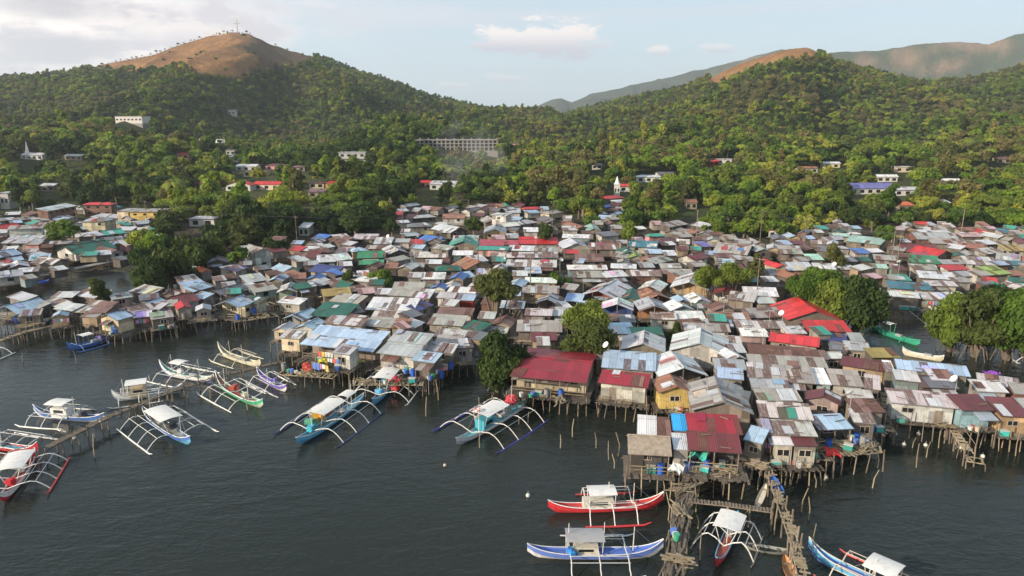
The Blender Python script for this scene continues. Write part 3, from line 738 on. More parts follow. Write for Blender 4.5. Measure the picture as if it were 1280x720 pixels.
HOUSES = [
# --- far left block
(102,256,139,256,5,'h','R',D_(wall='r',st=2,lab='two storey house with bright red hipped roof at the left back edge of town')),
(60,264,97,257,5,'s','g',D_(wall='r',st=2)),(40,267,62,268,5,'s','g',D_(wall='g')),(5,269,25,268,4,'s','g',D_(wall='d')),
(160,265,199,265,4,'f','k',D_(wall='y',st=2,lab='long two storey house with yellow walls at the left back edge of town')),
(144,264,160,264,4,'f','k',D_(wall='Y',st=2)),
(100,277,131,277,10,'h','G',D_(wall='Y',st=2)),(112,271,146,273,8,'h','G'),(8,287,53,285,5,'s','k',D_(wall='w',st=2)),(-10,292,8,291,5,'s','g',D_(wall='w')),
(0,304,48,304,10,'s','G'),(29,306,48,306,3,'s','k',D_(wall='p')),(115,304,139,302,5,'s','e'),(133,294,158,291,6,'x','e'),(187,291,203,290,7,'s','e',D_(wall='c')),(171,291,187,290,7,'s','s'),
(99,296,117,295,5,'s','g'),(143,288,165,288,5,'s','g'),(168,281,190,279,5,'s','G',D_(wall='g')),(190,281,204,280,4,'s','g'),(68,314,93,318,12,'y','n',D_(wall='w')),
(95,314,123,313,7,'x','B',D_(lab='stilt house with a plain blue roof in the left block')),(97,320,121,319,4,'s','e',D_(wall='Y')),(114,310,137,310,8,'s','b'),(137,317,156,314,9,'y','r',D_(wall='g')),
(158,307,196,300,6,'s','g',D_(wall='p',lab='low house with pink walls and pale roof beside the dark channel trees')),(35,326,62,324,8,'s','b',D_(wall='R')),(10,336,38,333,8,'y','g'),(20,341,48,339,6,'s','g'),(-5,348,30,344,9,'s','G'),
(0,322,22,316,6,'s','g'),(24,316,45,315,5,'s','s'),(45,321,62,317,4,'s','g'),(65,331,89,326,9,'y','s',D_(wall='k')),(67,339,86,336,6,'s','g'),(30,350,48,347,5,'s','k'),(0,313,20,312,5,'s','w'),
(94,307,115,305,3,'s','n'),(60,306,95,304,3,'s','g'),(124,301,142,300,4,'s','k'),(154,297,172,296,4,'s','g'),(160,303,180,300,3,'s','g'),(183,298,201,296,4,'s','g'),(50,310,66,309,5,'s','r'),
(80,296,98,297,4,'s','s'),(0,331,12,330,5,'s','R'),(48,331,63,330,4,'y','k'),(150,326,163,323,5,'s','d'),(175,286,188,286,4,'s','k'),
# --- front left block
(7,371,28,377,7,'s','g'),(-8,388,22,393,14,'y','b',D_(wall='n')),(50,378,72,385,7,'s','s'),(66,386,90,389,9,'s','g',D_(wall='g')),(92,390,108,391,16,'s','s'),(108,391,132,391,15,'s','r'),
(30,383,48,386,7,'s','k'),(99,396,120,397,5,'s','k'),(90,369,118,373,11,'s','g'),(62,372,90,372,8,'s','g'),
(121,397,146,401,9,'y','b',D_(wall='Y',lab='cream walled stilt house at the water edge behind the blue boat',front=1)),(150,387,167,393,9,'y','s'),
(140,375,166,371,8,'s','G'),(160,364,186,369,10,'s','s'),(182,367,200,362,7,'s','s'),(168,383,196,386,8,'y','b'),(174,376,200,373,6,'s','d'),
(203,375,223,381,9,'y','m',D_(wall='w',lab='small white walled house with a maroon gabled roof in the front left block')),(237,371,254,374,8,'s','b',D_(wall='g')),(258,366,276,369,13,'y','d',D_(wall='g')),
(266,382,299,385,11,'y','b',D_(wall='Y',front=1,lab='cream gable fronted stilt house next to the bamboo scaffold deck')),(318,366,348,361,11,'s','k'),(304,363,326,358,7,'s','w'),(308,354,335,350,11,'s','G'),
(224,353,250,349,8,'s','s'),(230,359,258,354,6,'s','b'),(242,365,270,357,8,'s','b'),(205,345,236,343,8,'x','B',D_(lab='house with a dull blue roof beside the dark channel trees')),(208,337,230,335,7,'s','g'),(230,340,248,338,4,'s','g'),
(252,341,266,339,7,'y','O',D_(lab='small shack with a vivid orange roof in the left block')),(284,340,306,336,8,'s','s'),(296,340,311,334,6,'s','v'),(244,324,275,319,5,'s','g'),(258,330,286,328,8,'y','d'),(318,316,340,313,9,'y','k',D_(wall='w',st=2,lab='two storey white walled house at the back of the front left block')),
(312,327,333,325,8,'s','g'),(298,332,315,331,6,'s','G'),(340,316,360,313,8,'s','m'),(336,345,356,342,6,'s','r'),(354,340,377,336,8,'y','b',D_(wall='c')),(366,347,381,344,9,'s','o'),(368,326,382,323,4,'s','g'),
(200,369,216,369,7,'y','r'),(218,371,236,367,6,'y','k'),(183,386,199,387,8,'s','g'),(345,366,372,365,11,'y','s',D_(wall='c',lab='mint walled stilt house left of the ochre roof')),(345,378,374,381,6,'s','w'),(200,384,222,382,6,'s','k'),
(280,350,297,347,6,'s','r'),(268,352,284,350,6,'s','s'),(236,330,252,328,5,'s','g'),(262,316,276,314,4,'s','w'),(300,322,314,321,5,'s','k'),(322,338,338,336,5,'s','d'),
# --- middle rows, left centre
(385,339,420,342,9,'x','N',D_(wall='Y',lab='cream walled house with navy blue roof in the middle of the village')),(419,345,432,342,8,'s','B'),(367,349,383,348,8,'s','o'),(395,328,420,327,9,'x','g'),(379,332,398,331,5,'s','G'),(421,326,441,324,9,'s','g',D_(wall='w')),
(446,323,479,322,9,'x','E',D_(wall='E' if False else 'n',lab='house with green ridged roof and green walls near the middle')),(448,331,480,330,4,'s','E'),(392,318,416,315,7,'s','r'),(370,328,388,325,4,'s','g'),(415,316,432,317,7,'s','d'),(440,315,461,313,8,'h','b'),
(428,314,445,313,4,'s','p'),(424,305,438,307,5,'s','g'),(404,311,420,308,4,'s','g'),(394,309,406,308,4,'s','w'),(408,299,424,304,8,'s','r'),(420,299,439,297,6,'s','s'),(440,299,471,299,7,'s','s'),(466,305,489,305,9,'s','g'),
(455,311,498,312,5,'s','k'),(489,303,512,303,5,'s','G'),(505,296,526,294,5,'s','G'),(486,318,511,316,9,'y','g'),(512,320,537,319,4,'s','G'),(517,322,557,322,7,'s','s'),(490,328,514,323,4,'s','k'),(447,347,463,346,9,'s','g'),
(462,348,475,346,9,'y','o'),(424,333,441,332,4,'s','g'),(430,344,446,342,7,'y','k'),(455,334,472,335,6,'y','r'),(370,362,397,358,8,'s','n'),(400,358,420,352,8,'s','g'),(415,357,437,352,7,'s','k'),(432,361,452,356,8,'y','n'),
(432,350,466,353,4,'s','w'),(403,371,440,368,10,'s','y',D_(lab='shack with a wide ochre yellow roof left of centre')),(440,365,462,362,7,'s','s'),(448,368,470,366,6,'s','p'),(459,356,479,356,5,'s','n'),(468,368,488,368,8,'s','g'),
(456,387,517,389,17,'s','g',D_(lab='wide light grey roof right behind the rust striped long roofs')),(435,393,456,390,9,'s','d'),(386,394,430,398,19,'s','n',D_(lab='large plain dark green roof near the left waterfront')),(411,376,447,380,11,'s','k'),
(353,398,379,401,13,'y','b',D_(wall='w')),(368,410,392,412,12,'y','b',D_(wall='w')),(340,413,360,414,10,'y','g',D_(wall='Y')),(348,422,374,424,12,'s','s',D_(wall='Y',front=1)),
(374,430,466,440,26,'s','b',D_(front=1,ext=1.4,porch=2.4,wall='k',lab='huge patched pale blue roof along the left waterfront')),(414,441,437,444,8,'s','G',D_(wall='w',front=1,zf=2.0)),(470,441,519,447,31,'s','G',D_(wall='w',front=1,lab='large plain mid grey roof beside the patched pale blue roof')),
(403,404,452,408,11,'s','s'),(453,407,488,410,13,'s','k'),(488,410,508,411,13,'s','o'),(463,397,508,398,9,'s','s'),(510,399,530,393,8,'s','d'),(524,389,543,381,9,'s','N'),(503,412,516,409,8,'s','p'),(516,412,532,403,8,'s','w'),(420,400,450,404,6,'s','r'),
# --- centre
(484,369,519,371,12,'s','k'),(518,372,537,373,12,'s','g'),(490,360,530,360,8,'s','k'),(536,361,557,362,6,'y','B'),(558,365,594,367,6,'s','w',D_(wall='b')),(545,372,568,373,7,'s','s'),(549,381,568,383,6,'s','w',D_(wall='Y')),(569,375,592,376,6,'s','b',D_(wall='R')),
(545,392,590,394,8,'s','r'),(533,405,578,408,14,'s','k',D_(lab='dusty tan tin roof left of the inlet tree')),(542,420,582,423,11,'s','s'),(543,429,576,430,6,'s','k'),(577,410,601,415,12,'s','n'),(600,416,621,411,8,'s','d'),(582,423,601,426,7,'s','d'),
(530,438,553,440,7,'s','G'),(554,441,566,442,9,'s','w'),(513,450,543,454,11,'s','b',D_(front=1)),(543,455,556,450,10,'s','s',D_(front=1)),(566,436,592,434,9,'s','d'),(624,385,655,386,10,'s','g'),(634,370,651,370,8,'s','b'),(652,366,699,367,10,'s','k'),
(655,353,696,354,7,'s','w',D_(wall='O' if False else 'o')),(645,414,703,415,15,'s','k',D_(lab='long dusty grey tan roof behind the crimson waterfront house')),(664,426,697,426,10,'s','m'),(670,432,688,432,5,'s','w'),(655,394,690,395,8,'s','s'),(688,395,719,395,12,'s','G'),
(700,386,716,384,6,'s','w'),(668,379,700,381,11,'y','s'),(700,361,719,363,8,'s','k'),(600,380,618,381,7,'s','r'),(596,398,618,399,6,'s','g'),(605,368,622,368,6,'s','k'),
(637,470,733,479,42,'x','M',D_(p=.13,front=1,ext=1.2,porch=2.0,wall='Y',lab='broad waterfront house with a faded crimson roof between two green trees')),
# --- back centre
(483,269,503,269,5,'s','R',D_(wall='R')),(497,265,512,264,4,'s','g'),(552,273,581,273,6,'s','o',D_(wall='w')),(613,269,633,270,3,'f','g',D_(wall='w',st=2,lab='white box shaped two storey house at the back centre of town')),(632,266,651,266,6,'f','g',D_(wall='w')),
(655,262,678,261,5,'h','R'),(659,267,676,266,4,'s','b',D_(wall='w')),(517,273,546,271,6,'h','G'),(509,284,541,283,8,'h','d'),(497,279,513,278,3,'s','g'),(540,280,560,281,5,'h','G'),(563,291,586,288,8,'y','g'),(545,303,563,300,7,'y','B',D_(lab='small blue gabled roof in the back centre rows')),
(530,303,550,304,6,'y','k'),(521,293,541,293,4,'s','y'),(549,291,571,291,4,'s','w'),(565,301,598,301,7,'s','G'),(606,279,629,278,6,'y','k'),(604,292,633,292,9,'y','G',D_(wall='t')),(627,284,651,282,5,'x','w'),(650,281,673,278,8,'h','G'),
(654,290,673,290,6,'s','w'),(560,308,598,308,9,'y','e',D_(wall='k',lab='gabled house with a teal green roof near the centre back')),(599,307,630,307,8,'s','P'),(630,306,648,306,6,'s','P'),(648,305,698,305,9,'x','R',D_(lab='long bright red ridged roof at the centre of the village back rows')),
(595,312,635,313,4,'s','e',D_(wall='p')),(536,310,560,313,6,'s','k'),(565,319,591,319,6,'s','w',D_(wall='c')),(591,328,611,326,9,'s','g'),(582,337,618,332,9,'y','o'),(614,327,633,327,6,'s','e'),(634,313,667,314,7,'s','g'),(667,314,698,315,7,'s','k'),
(633,322,668,322,7,'s','s'),(668,322,698,322,7,'s','s'),(632,333,696,334,9,'s','s',D_(lab='long red and white rust striped roof in front of the long bright red roof')),(544,339,578,338,11,'h','n',D_(lab='olive green hipped roof left of the tall grey green tree')),(509,347,527,347,7,'s','g'),(526,349,556,349,9,'s','w'),
(580,348,596,346,8,'s','b'),(512,334,530,334,6,'s','k'),(530,330,552,330,6,'s','w'),(552,329,562,329,6,'s','m'),(560,290,575,289,4,'s','k'),(500,290,512,290,4,'s','w'),(590,352,606,352,6,'s','k'),(640,345,660,345,7,'s','g'),
# --- back right of centre
(687,268,706,265,6,'h','Y' if False else 'k',D_(wall='Y')),(683,279,704,278,7,'y','d'),(702,281,715,281,5,'s','m'),(703,288,723,288,6,'s','s'),(722,286,736,285,8,'y','o'),(733,289,752,289,8,'y','c'),(702,297,738,298,5,'s','w',D_(wall='b')),(727,292,743,292,4,'s','r'),
(758,249,781,247,6,'h','R'),(769,254,786,253,4,'s','w'),(748,268,760,267,4,'s','g'),(762,275,776,274,4,'s','k'),(752,296,775,294,6,'s','d'),(737,312,775,312,9,'x','r'),(704,311,739,310,9,'y','g'),(704,317,724,317,5,'s','R'),(720,327,756,327,10,'s','r'),
(715,328,729,329,5,'s','b'),(709,337,760,337,6,'s','w',D_(wall='b')),(716,347,760,347,8,'s','k'),(757,347,786,345,8,'s','g'),(764,321,786,323,8,'s','k'),(772,320,801,320,8,'y','n'),(785,323,806,323,7,'y','l'),(785,308,821,310,8,'x','T'),
(811,296,833,295,6,'h','e',D_(wall='p')),(829,291,849,293,6,'y','k'),(845,293,861,293,4,'s','o'),(794,287,809,286,3,'s','w'),(790,302,806,302,6,'s','p'),(807,317,829,317,6,'s','b',D_(wall='k')),(790,345,828,345,8,'s','s'),(820,330,843,325,7,'s','k'),
(826,335,853,335,6,'s','k'),(828,307,846,306,4,'s','g'),(834,306,851,300,6,'s','m'),(845,322,868,326,8,'y','m',D_(wall='w')),(849,347,863,345,10,'s','k'),(763,335,796,336,6,'s','g'),(776,305,790,304,5,'s','g'),(755,305,770,304,4,'s','r'),(764,286,780,286,5,'s','k'),
# --- centre right
(724,369,771,375,20,'y','g',D_(wall='R',lab='gabled house with red front wall and teal sheeted roof behind the green tree')),(771,376,800,378,16,'y','n'),(751,386,792,388,11,'y','w',D_(wall='B',lab='white gabled roof over a deep blue wall near the centre')),(797,361,826,364,12,'y','w',D_(wall='o')),
(806,376,840,374,13,'y','o'),(799,389,838,389,15,'y','G',D_(wall='o')),(756,401,775,401,9,'s','r'),(775,403,796,403,9,'s','d'),(764,418,796,417,15,'s','b'),(792,425,833,425,17,'s','n',D_(lab='plain dark green lean-to roof behind two large grey gables')),
(775,437,832,441,22,'y','g',D_(lab='grey gabled roof with a reddish ridge behind the blue waterfront roof')),(813,399,847,400,8,'s','s',D_(wall='w')),(837,359,886,363,17,'y','g',D_(wall='t',lab='broad light grey gabled roof left of the alley trees')),(838,389,869,387,10,'y','w'),
(848,402,885,402,14,'s','w'),(885,400,940,401,11,'s','o',D_(lab='long orange brown roof with a small teal sheet')),(886,401,909,402,5,'s','e',D_(zf=2.4)),(853,409,883,407,6,'s','r'),(883,408,918,409,7,'s','g'),(855,413,914,415,5,'s','k',D_(wall='t')),
(889,368,918,371,10,'y','m',D_(wall='w')),(908,374,943,378,12,'s','s'),(930,369,974,371,12,'s','w'),(936,398,983,396,13,'s','k'),(921,410,985,411,9,'s','s'),(927,420,961,421,8,'s','w'),(851,344,868,344,8,'s','k'),(912,351,949,353,6,'s','T'),
(836,438,912,445,27,'y','g',D_(wall='w',lab='big grey gabled roof with a long right slope near the centre right')),(887,429,928,431,9,'s','s'),(913,441,934,441,10,'s','g'),(823,471,886,470,28,'y','g',D_(lab='grey gabled roof directly behind the orange brown gable')),
(823,491,869,491,20,'y','o',D_(wall='y',front=1,lab='narrow orange brown gable with yellow front wall')),(864,513,943,518,44,'y','k',D_(wall='k',lab='tall weathered tan gable behind the bright blue roof sheet')),(893,461,934,463,13,'s','G'),(896,472,930,475,9,'s','b'),(913,451,935,449,14,'y','g'),
(751,459,820,464,24,'s','b',D_(lab='pale blue roof directly behind the crimson lean-to at the waterfront')),(747,478,810,485,18,'s','M',D_(wall='w',front=1,zf=1.9,lab='small waterfront house with a crimson lean-to roof and whitish walls')),
(796,543,821,545,26,'s','w',D_(zf=2.1,p=.25)),(821,544,840,545,24,'s','r',D_(zf=2.1,p=.25)),(841,538,860,539,22,'s','C',D_(zf=2.3,p=.25,lab='narrow bright blue roof sheet at the front of the jetty houses')),(861,541,929,544,26,'s','M',D_(zf=2.4,p=.25,lab='crimson sheeted roof beside the bright blue sheet at the jetty')),
(860,562,928,567,19,'s','m',D_(front=1,zf=2.0,p=.3,ext=1.6,porch=2.2,wall='d',lab='maroon front roof above the cluttered jetty deck')),(785,567,840,570,24,'x','t',D_(front=1,p=.5,porch=1.2,wall='d',lab='small thatched hut at the front of the jetty houses')),(842,562,862,563,18,'s','g',D_(front=1,zf=1.9)),(929,549,953,555,16,'s','b'),
(905,500,935,505,10,'s','d'),(745,450,760,450,8,'s','w'),
# --- right back
(890,315,934,319,13,'x','k',D_(lab='long ridged tan roof in front of the mangrove edge right of centre')),(918,304,939,305,6,'s','k'),(895,322,921,322,6,'s','r'),(858,322,880,324,8,'y','m',D_(wall='w')),(876,309,891,308,7,'s','v'),(880,318,898,319,5,'s','b'),(866,334,887,332,7,'s','k'),
(944,315,966,315,8,'y','G'),(958,312,976,313,8,'y','g'),(975,317,1005,318,11,'s','k'),(960,289,972,290,6,'y','R',D_(wall='w',lab='tiny white house with red roof against the mangrove wall')),(970,335,986,334,11,'y','R',D_(wall='Y',lab='narrow cream shack with bright red roof left of the long grey roof')),
(985,338,1021,338,11,'s','g'),(1018,336,1046,337,8,'s','g'),(985,348,1004,346,8,'y','o'),(934,327,948,326,6,'s','k'),(919,325,933,324,5,'s','g'),(1011,325,1031,325,8,'s','c'),(999,327,1013,326,5,'s','k'),(848,297,868,296,7,'s','k'),(849,290,868,292,5,'s','o'),
(861,281,881,285,6,'s','g'),(838,284,862,280,6,'s','k'),(1019,298,1033,301,6,'y','G'),(1017,291,1031,291,4,'s','g'),(990,305,1008,305,4,'s','m'),(1007,313,1021,310,6,'s','r'),(1037,295,1063,296,4,'s','c'),(1056,301,1101,306,9,'s','c',D_(lab='long mint green roof at the right back edge of the village')),
(1062,293,1078,293,4,'h','w'),(1064,286,1078,286,4,'s','b'),(1052,283,1064,283,4,'s','g'),(1115,297,1132,298,6,'h','y',D_(wall='Y',lab='small cream square hut among trees at the right back edge')),(1069,317,1088,317,7,'s','B'),(1047,311,1063,311,6,'h','G'),(1054,327,1073,327,8,'s','s'),
(1086,316,1106,315,5,'s','w'),(1092,324,1123,326,7,'s','k',D_(wall='r')),(1091,335,1111,336,6,'s','c'),(1074,339,1092,335,5,'s','w'),(1111,335,1123,336,4,'s','g'),(1122,338,1136,338,6,'s','m'),(1089,349,1106,347,6,'s','p'),(1105,349,1124,350,6,'s','k'),
(1034,335,1053,335,5,'s','g'),(1051,337,1070,337,5,'s','g'),(1110,312,1131,314,5,'s','k'),(1147,291,1169,291,3,'s','g'),(1147,299,1201,300,9,'x','G'),(1166,292,1191,291,4,'s','g'),(1164,304,1211,306,8,'s','k'),(1200,289,1233,289,5,'s','o'),(1203,296,1231,296,6,'s','p'),
(1134,315,1179,314,10,'x','m',D_(lab='wide maroon ridged roof behind the green roof on the right')),(1146,320,1176,320,5,'s','P'),(1172,321,1193,318,9,'y','R'),(1139,328,1178,330,11,'s','E',D_(lab='plain green roof right of centre in front of the maroon roof')),(1142,337,1174,338,8,'s','k'),(1179,309,1201,312,6,'s','g'),
(1197,309,1234,312,7,'s','o'),(1231,306,1249,305,6,'s','g'),(1234,318,1256,315,7,'s','s'),(1244,324,1276,327,10,'s','k'),(1248,298,1263,297,6,'y','g'),(1261,301,1274,300,6,'y','k'),(1261,314,1285,314,9,'s','y'),(1209,330,1251,332,11,'s','s'),(1247,332,1263,331,6,'s','b'),(1261,331,1283,332,4,'s','T'),
(1179,330,1209,330,5,'s','G'),(1185,338,1213,337,7,'s','R',D_(wall='w',lab='short red roof over white wall left of the yellow green roof')),(1200,346,1223,345,7,'s','G',D_(wall='w')),(1222,345,1241,344,6,'s','k',D_(wall='w')),(1240,344,1266,342,11,'s','l',D_(lab='yellow green striped roof at the right')),(1261,352,1285,354,6,'s','n',D_(wall='e' if False else 'b')),
(1263,345,1284,344,7,'s','o'),(1149,347,1196,350,10,'s','g'),(1194,353,1216,353,5,'s','k'),(1160,357,1199,358,6,'s','s'),(1229,359,1249,359,4,'s','d'),(1112,360,1145,362,10,'s','T',D_(lab='left one of two dark teal roofs above the lagoon')),(1145,362,1168,363,10,'s','T',D_(lab='right one of two dark teal roofs above the lagoon')),
(1107,370,1151,373,7,'s','g',D_(front=1)),(1153,374,1176,375,10,'s','k'),(1174,374,1213,373,9,'s','g'),(1215,305,1232,305,4,'s','k'),(1128,303,1140,303,4,'s','g'),
# --- right front
(984,400,1054,401,24,'y','R',D_(lab='huge bright red gabled tarp roof left of the lagoon')),(1010,414,1066,415,15,'s','R',D_(lab='long bright red lean-to in front of the huge red gable')),(960,426,1024,434,13,'s','R',D_(lab='faded bright red roof above the long brown rusted roof')),
(936,445,1018,451,17,'s','r',D_(lab='long brown rusted roof behind the long tan sheeted roof')),(1018,449,1037,450,12,'s','r'),(936,455,1036,460,7,'s','k'),(934,471,945,472,20,'s','s'),(945,474,1021,480,22,'s','k',D_(lab='long tan sheeted roof crossing the right front rows')),
(1021,480,1040,481,22,'s','w'),(1040,481,1081,484,22,'s','k'),(1080,485,1101,488,20,'s','s'),(1050,456,1108,465,13,'s','m'),(1108,465,1120,466,16,'s','w'),(1023,419,1041,418,7,'s','e',D_(zf=2.6)),(1028,426,1061,428,8,'s','N'),(1063,426,1082,427,9,'s','G'),(1036,437,1060,440,8,'s','d'),
(1005,499,1051,507,15,'y','m',D_(lab='maroon gable behind the rust striped front roof')),(948,501,1004,502,10,'s','k'),(950,521,1018,526,22,'s','s',D_(lab='upper rust striped roof of the right front block')),(952,543,1023,546,20,'s','s',D_(front=1,zf=2.0,lab='lower rust striped roof of the right front block')),
(1024,538,1068,536,20,'s','b',D_(front=1,porch=1.6,wall='d')),(968,556,993,557,9,'s','w',D_(zf=1.6,front=1)),(993,557,1023,558,9,'s','m',D_(zf=1.6,front=1)),(1090,447,1126,447,9,'s','y',D_(zf=1.6)),(940,487,990,490,8,'s','G',D_(zf=1.5)),(1060,500,1095,503,10,'s','s',D_(zf=1.6)),
(1121,461,1214,471,12,'s','b',D_(lab='long pale blue roof at the edge of the lagoon on the right')),(1119,475,1152,478,9,'s','s'),(1152,484,1200,486,9,'s','d',D_(zf=1.5)),(1113,503,1199,511,20,'s','s',D_(wall='w',front=1,ext=.4,lab='broad whitish walled stilt house with rust striped roof at the right waterfront')),
(1222,479,1277,487,13,'s','s'),(1222,489,1262,491,6,'s','w'),(1203,513,1244,513,21,'s','m',D_(front=1,wall='b')),(1251,520,1290,522,26,'s','m',D_(front=1,wall='t')),(1268,492,1300,495,10,'s','k'),
]
TOWN = [
 [(-60,258),(60,266),(100,256),(200,262),(208,280),(196,306),(160,313),(60,334),(-60,350)],
 [(-60,388),(40,378),(90,372),(135,378),(200,360),(215,340),(300,312),(345,300),(380,322),(345,350),(375,366),(330,382),(300,392),(230,395),(150,405),(110,398),(60,396),(-60,400)],
 [(345,350),(290,315),(345,304),(400,297),(470,293),(490,282),(498,258),(520,262),(640,256),(690,260),(742,290),(752,262),(745,244),(788,244),(785,262),(775,285),(800,282),(860,275),(880,292),(960,302),(1020,288),(1050,278),(1100,290),(1135,280),(1300,283),(1300,362),(1200,365),(1160,378),(1095,368),(1060,345),(1040,340),(990,350),(960,355),(980,400),(1070,425),(1110,450),(1210,470),(1300,490),(1300,530),(1110,495),(1090,530),(950,550),(880,550),(790,545),(805,500),(745,470),(740,440),(690,425),(650,425),(600,400),(600,420),(560,450),(350,420),(345,400),(400,372),(380,362)]]
def inpoly(P, x, y):
    c = False; n = len(P)
    for i in range(n):
        x1, y1 = P[i]; x2, y2 = P[(i + 1) % n]
        if (y1 > y) != (y2 > y) and x < (x2 - x1) * (y - y1) / (y2 - y1) + x1: c = not c
    return c
def intown(x, y): return any(inpoly(P, x, y) for P in TOWN)
VT = [ # centre x, top y, crown bottom y, crown width px, kind, leaf, label
 (620,335,386,54,'round','olive','tall grey green round tree standing among tin roofs left of centre'),
 (734,373,410,60,'broad','mid','upper crown of leafy green tree just behind the crimson waterfront house'),
 (738,398,436,68,'broad','dark','big leafy green tree right behind the crimson waterfront house'),
 (622,410,474,60,'bush','dark','dark green tree leaning over the inlet left of the crimson house'),
 (648,430,474,36,'bush','dark','small dark tree tight against the crimson house'),
 (886,328,356,40,'broad','mid','left green tree of the pair beside the alley'),(914,326,356,46,'broad','mid','right green tree of the pair beside the alley'),
 (1004,338,374,48,'broad','mid','left tree of the cluster behind the red tarp roof'),(1040,346,398,60,'bush','mid','front tree of the cluster behind the red tarp roof'),(1072,344,392,56,'bush','dark','right tree of the cluster at the lagoon edge'),(1028,334,366,46,'round','mid','rear tree of the cluster behind the red tarp roof'),
 (1190,362,414,54,'bush','mid','leftmost mangrove at the right lagoon bank'),(1222,358,420,62,'bush','dark','mangrove with arching roots in the lagoon mouth'),(1262,356,424,64,'bush','mid','mangrove with pale roots near the right edge'),(1298,358,420,60,'bush','dark','mangrove cut by the right edge'),(1242,352,392,54,'broad','dark','mangrove behind the arching root one'),
 (78,273,301,38,'round','mid','round tree among the tin roofs of the far left block'),(127,345,374,22,'tall','dark','slim dark tree in front of the left channel'),
 (188,318,354,44,'bush','dark','dark mangrove at the mouth of the left channel'),(212,306,346,50,'bush','dark','second dark mangrove beside the left channel'),(238,292,332,50,'bush','dark','dark mangrove behind the dull blue roof'),(266,290,324,46,'bush','dark','dark mangrove right of the left channel'),(176,306,332,34,'broad','dark','dark mangrove touching the pink walled house'),
 (300,306,328,26,'round','mid','round tree left of the two storey white house'),
 (682,276,302,22,'round','dark','narrow dark tree left of the long bright red roof'),(785,274,303,20,'round','mid','round tree by the teal hipped roof'),(845,400,417,20,'scrub','dark','small dark bush beside the dark green lean-to'),(701,340,354,22,'scrub','mid','small bush by the blue panelled roof'),
 (1040,303,330,26,'round','olive','pale thin tree on the right above the long grey roof'),(1105,280,298,22,'round','mid','small round tree by the cream square hut'),(592,268,290,24,'round','dark','dark round tree in the back centre rows'),(437,336,354,22,'scrub','dark','small dark bush right of the navy roof'),
 (477,334,352,24,'scrub','mid','bush right of the green ridged roof'),(945,315,345,18,'tall','olive','thin pale tree right of the alley trees'),(490,270,290,20,'round','dark','dark tree left of the back centre grey roofs'),(345,295,314,30,'scrub','dark','dark bush behind the maroon roof at the mudflat'),
]
# buildings up the slope: px, py of base centre, width px, height px, roof type, roof col, wall col, label
HILL = [
 (162,154,37,9,'f','g','w','long white concrete block high on the left hillside'),
 (262,188,36,10,'f','g','w','white terraced building with rooftop posts on the left slope'),
 (40,200,30,8,'x','g','w','white church building with a small spire on the far left slope'),
 (92,202,24,6,'x','w','k','low pale roofed house right of the white church'),
 (228,200,15,9,'h','R','p','small pink house with red roof on the left slope'),
 (290,146,10,8,'f','g','w','small pale tower house high on the left hill'),
 (290,202,16,5,'s','g','w','low white roofed house right of the terraced building'),
 (288,195,12,7,'f','g','w','small white house right of the terraced building'),
 (308,214,28,8,'x','g','w','pale gabled house above the red roofed row'),
 (318,221,30,8,'h','o','Y','orange brown hipped villa above the red roofed row'),
 (345,213,28,6,'h','m','p','dark red hipped villa on the slope'),(372,215,18,5,'h','r','k','brown roofed villa behind the palms'),
 (298,239,34,9,'y','R','w','white gabled villa with red roof in the red roofed row'),(334,238,36,10,'x','R','Y','long red roofed villa in the middle of the red roofed row'),
 (262,238,28,7,'x','R','w','red roofed villa at the left end of the red roofed row'),(395,236,20,8,'h','m','Y','small dark red villa left of the bright red one'),(418,236,24,10,'h','R','o','bright red villa with orange walls at the right end of the red row'),
 (252,284,34,14,'h','G','w','white two storey house with grey hipped roof beside the palms'),
 (440,206,34,16,'f','g','w','white two storey block standing in the forest left of centre'),
 (554,238,34,9,'s','g','w','white roofed hall in the valley centre'),(532,236,14,6,'x','R','r','small red roofed shed beside the white hall'),
 (637,192,26,13,'f','m','p','dark red block at the right end of the concrete frame'),
 (680,228,14,6,'x','R','w','small red roof among trees right of the frame building'),
 (747,212,14,7,'f','g','w','small pale house above the valley road'),(785,240,26,8,'x','R','w','red roofed house beside the white tower'),(812,228,32,8,'h','g','w','white roofed villa in the valley right of the tower'),(832,224,22,7,'x','d','w','dark roofed villa right of the white villa'),
 (772,246,8,16,'f','w','w','slim white tower in the valley'),
 (893,208,13,6,'x','R','R','small red house on the right slope'),(906,205,20,6,'f','w','w','white house beside the small red house'),(978,216,17,11,'f','g','w','white two storey house on the lower right slope'),
 (1010,217,26,8,'x','o','w','low brown roofed house on the lower right slope'),(1040,211,22,7,'x','w','Y','cream house right of the brown roofed one'),(1130,216,22,8,'f','w','Y','cream block on the right slope'),
 (1110,228,26,8,'x','w','w','white gabled house above the blue hall'),(1092,243,64,7,'x','v','w','long hall with a blue violet roof on the right flat'),(1135,245,36,7,'x','g','w','pale hall right of the blue violet hall'),
 (1230,218,26,8,'x','o','k','brown house near the right edge of the slope'),(1190,234,22,7,'x','w','w','white roofed shed left of the brown house'),(1255,205,20,6,'x','r','k','rusty house at the far right of the slope'),
 (1133,266,22,6,'s','O','k','orange roofed shed in the mangrove belt'),(60,240,20,7,'x','g','k','grey shed in the trees at far left'),(6,262,12,22,'f','g','w','white tall house cut by the left edge'),
 (380,296,14,6,'s','g','w','pale shed under the mangroves'),(395,248,22,5,'s','r','k','rusty shed behind the palms'),(1180,262,18,6,'s','g','k','grey shed in the right mangroves'),(865,262,16,5,'s','o','k','rust roof in the central trees'),
]
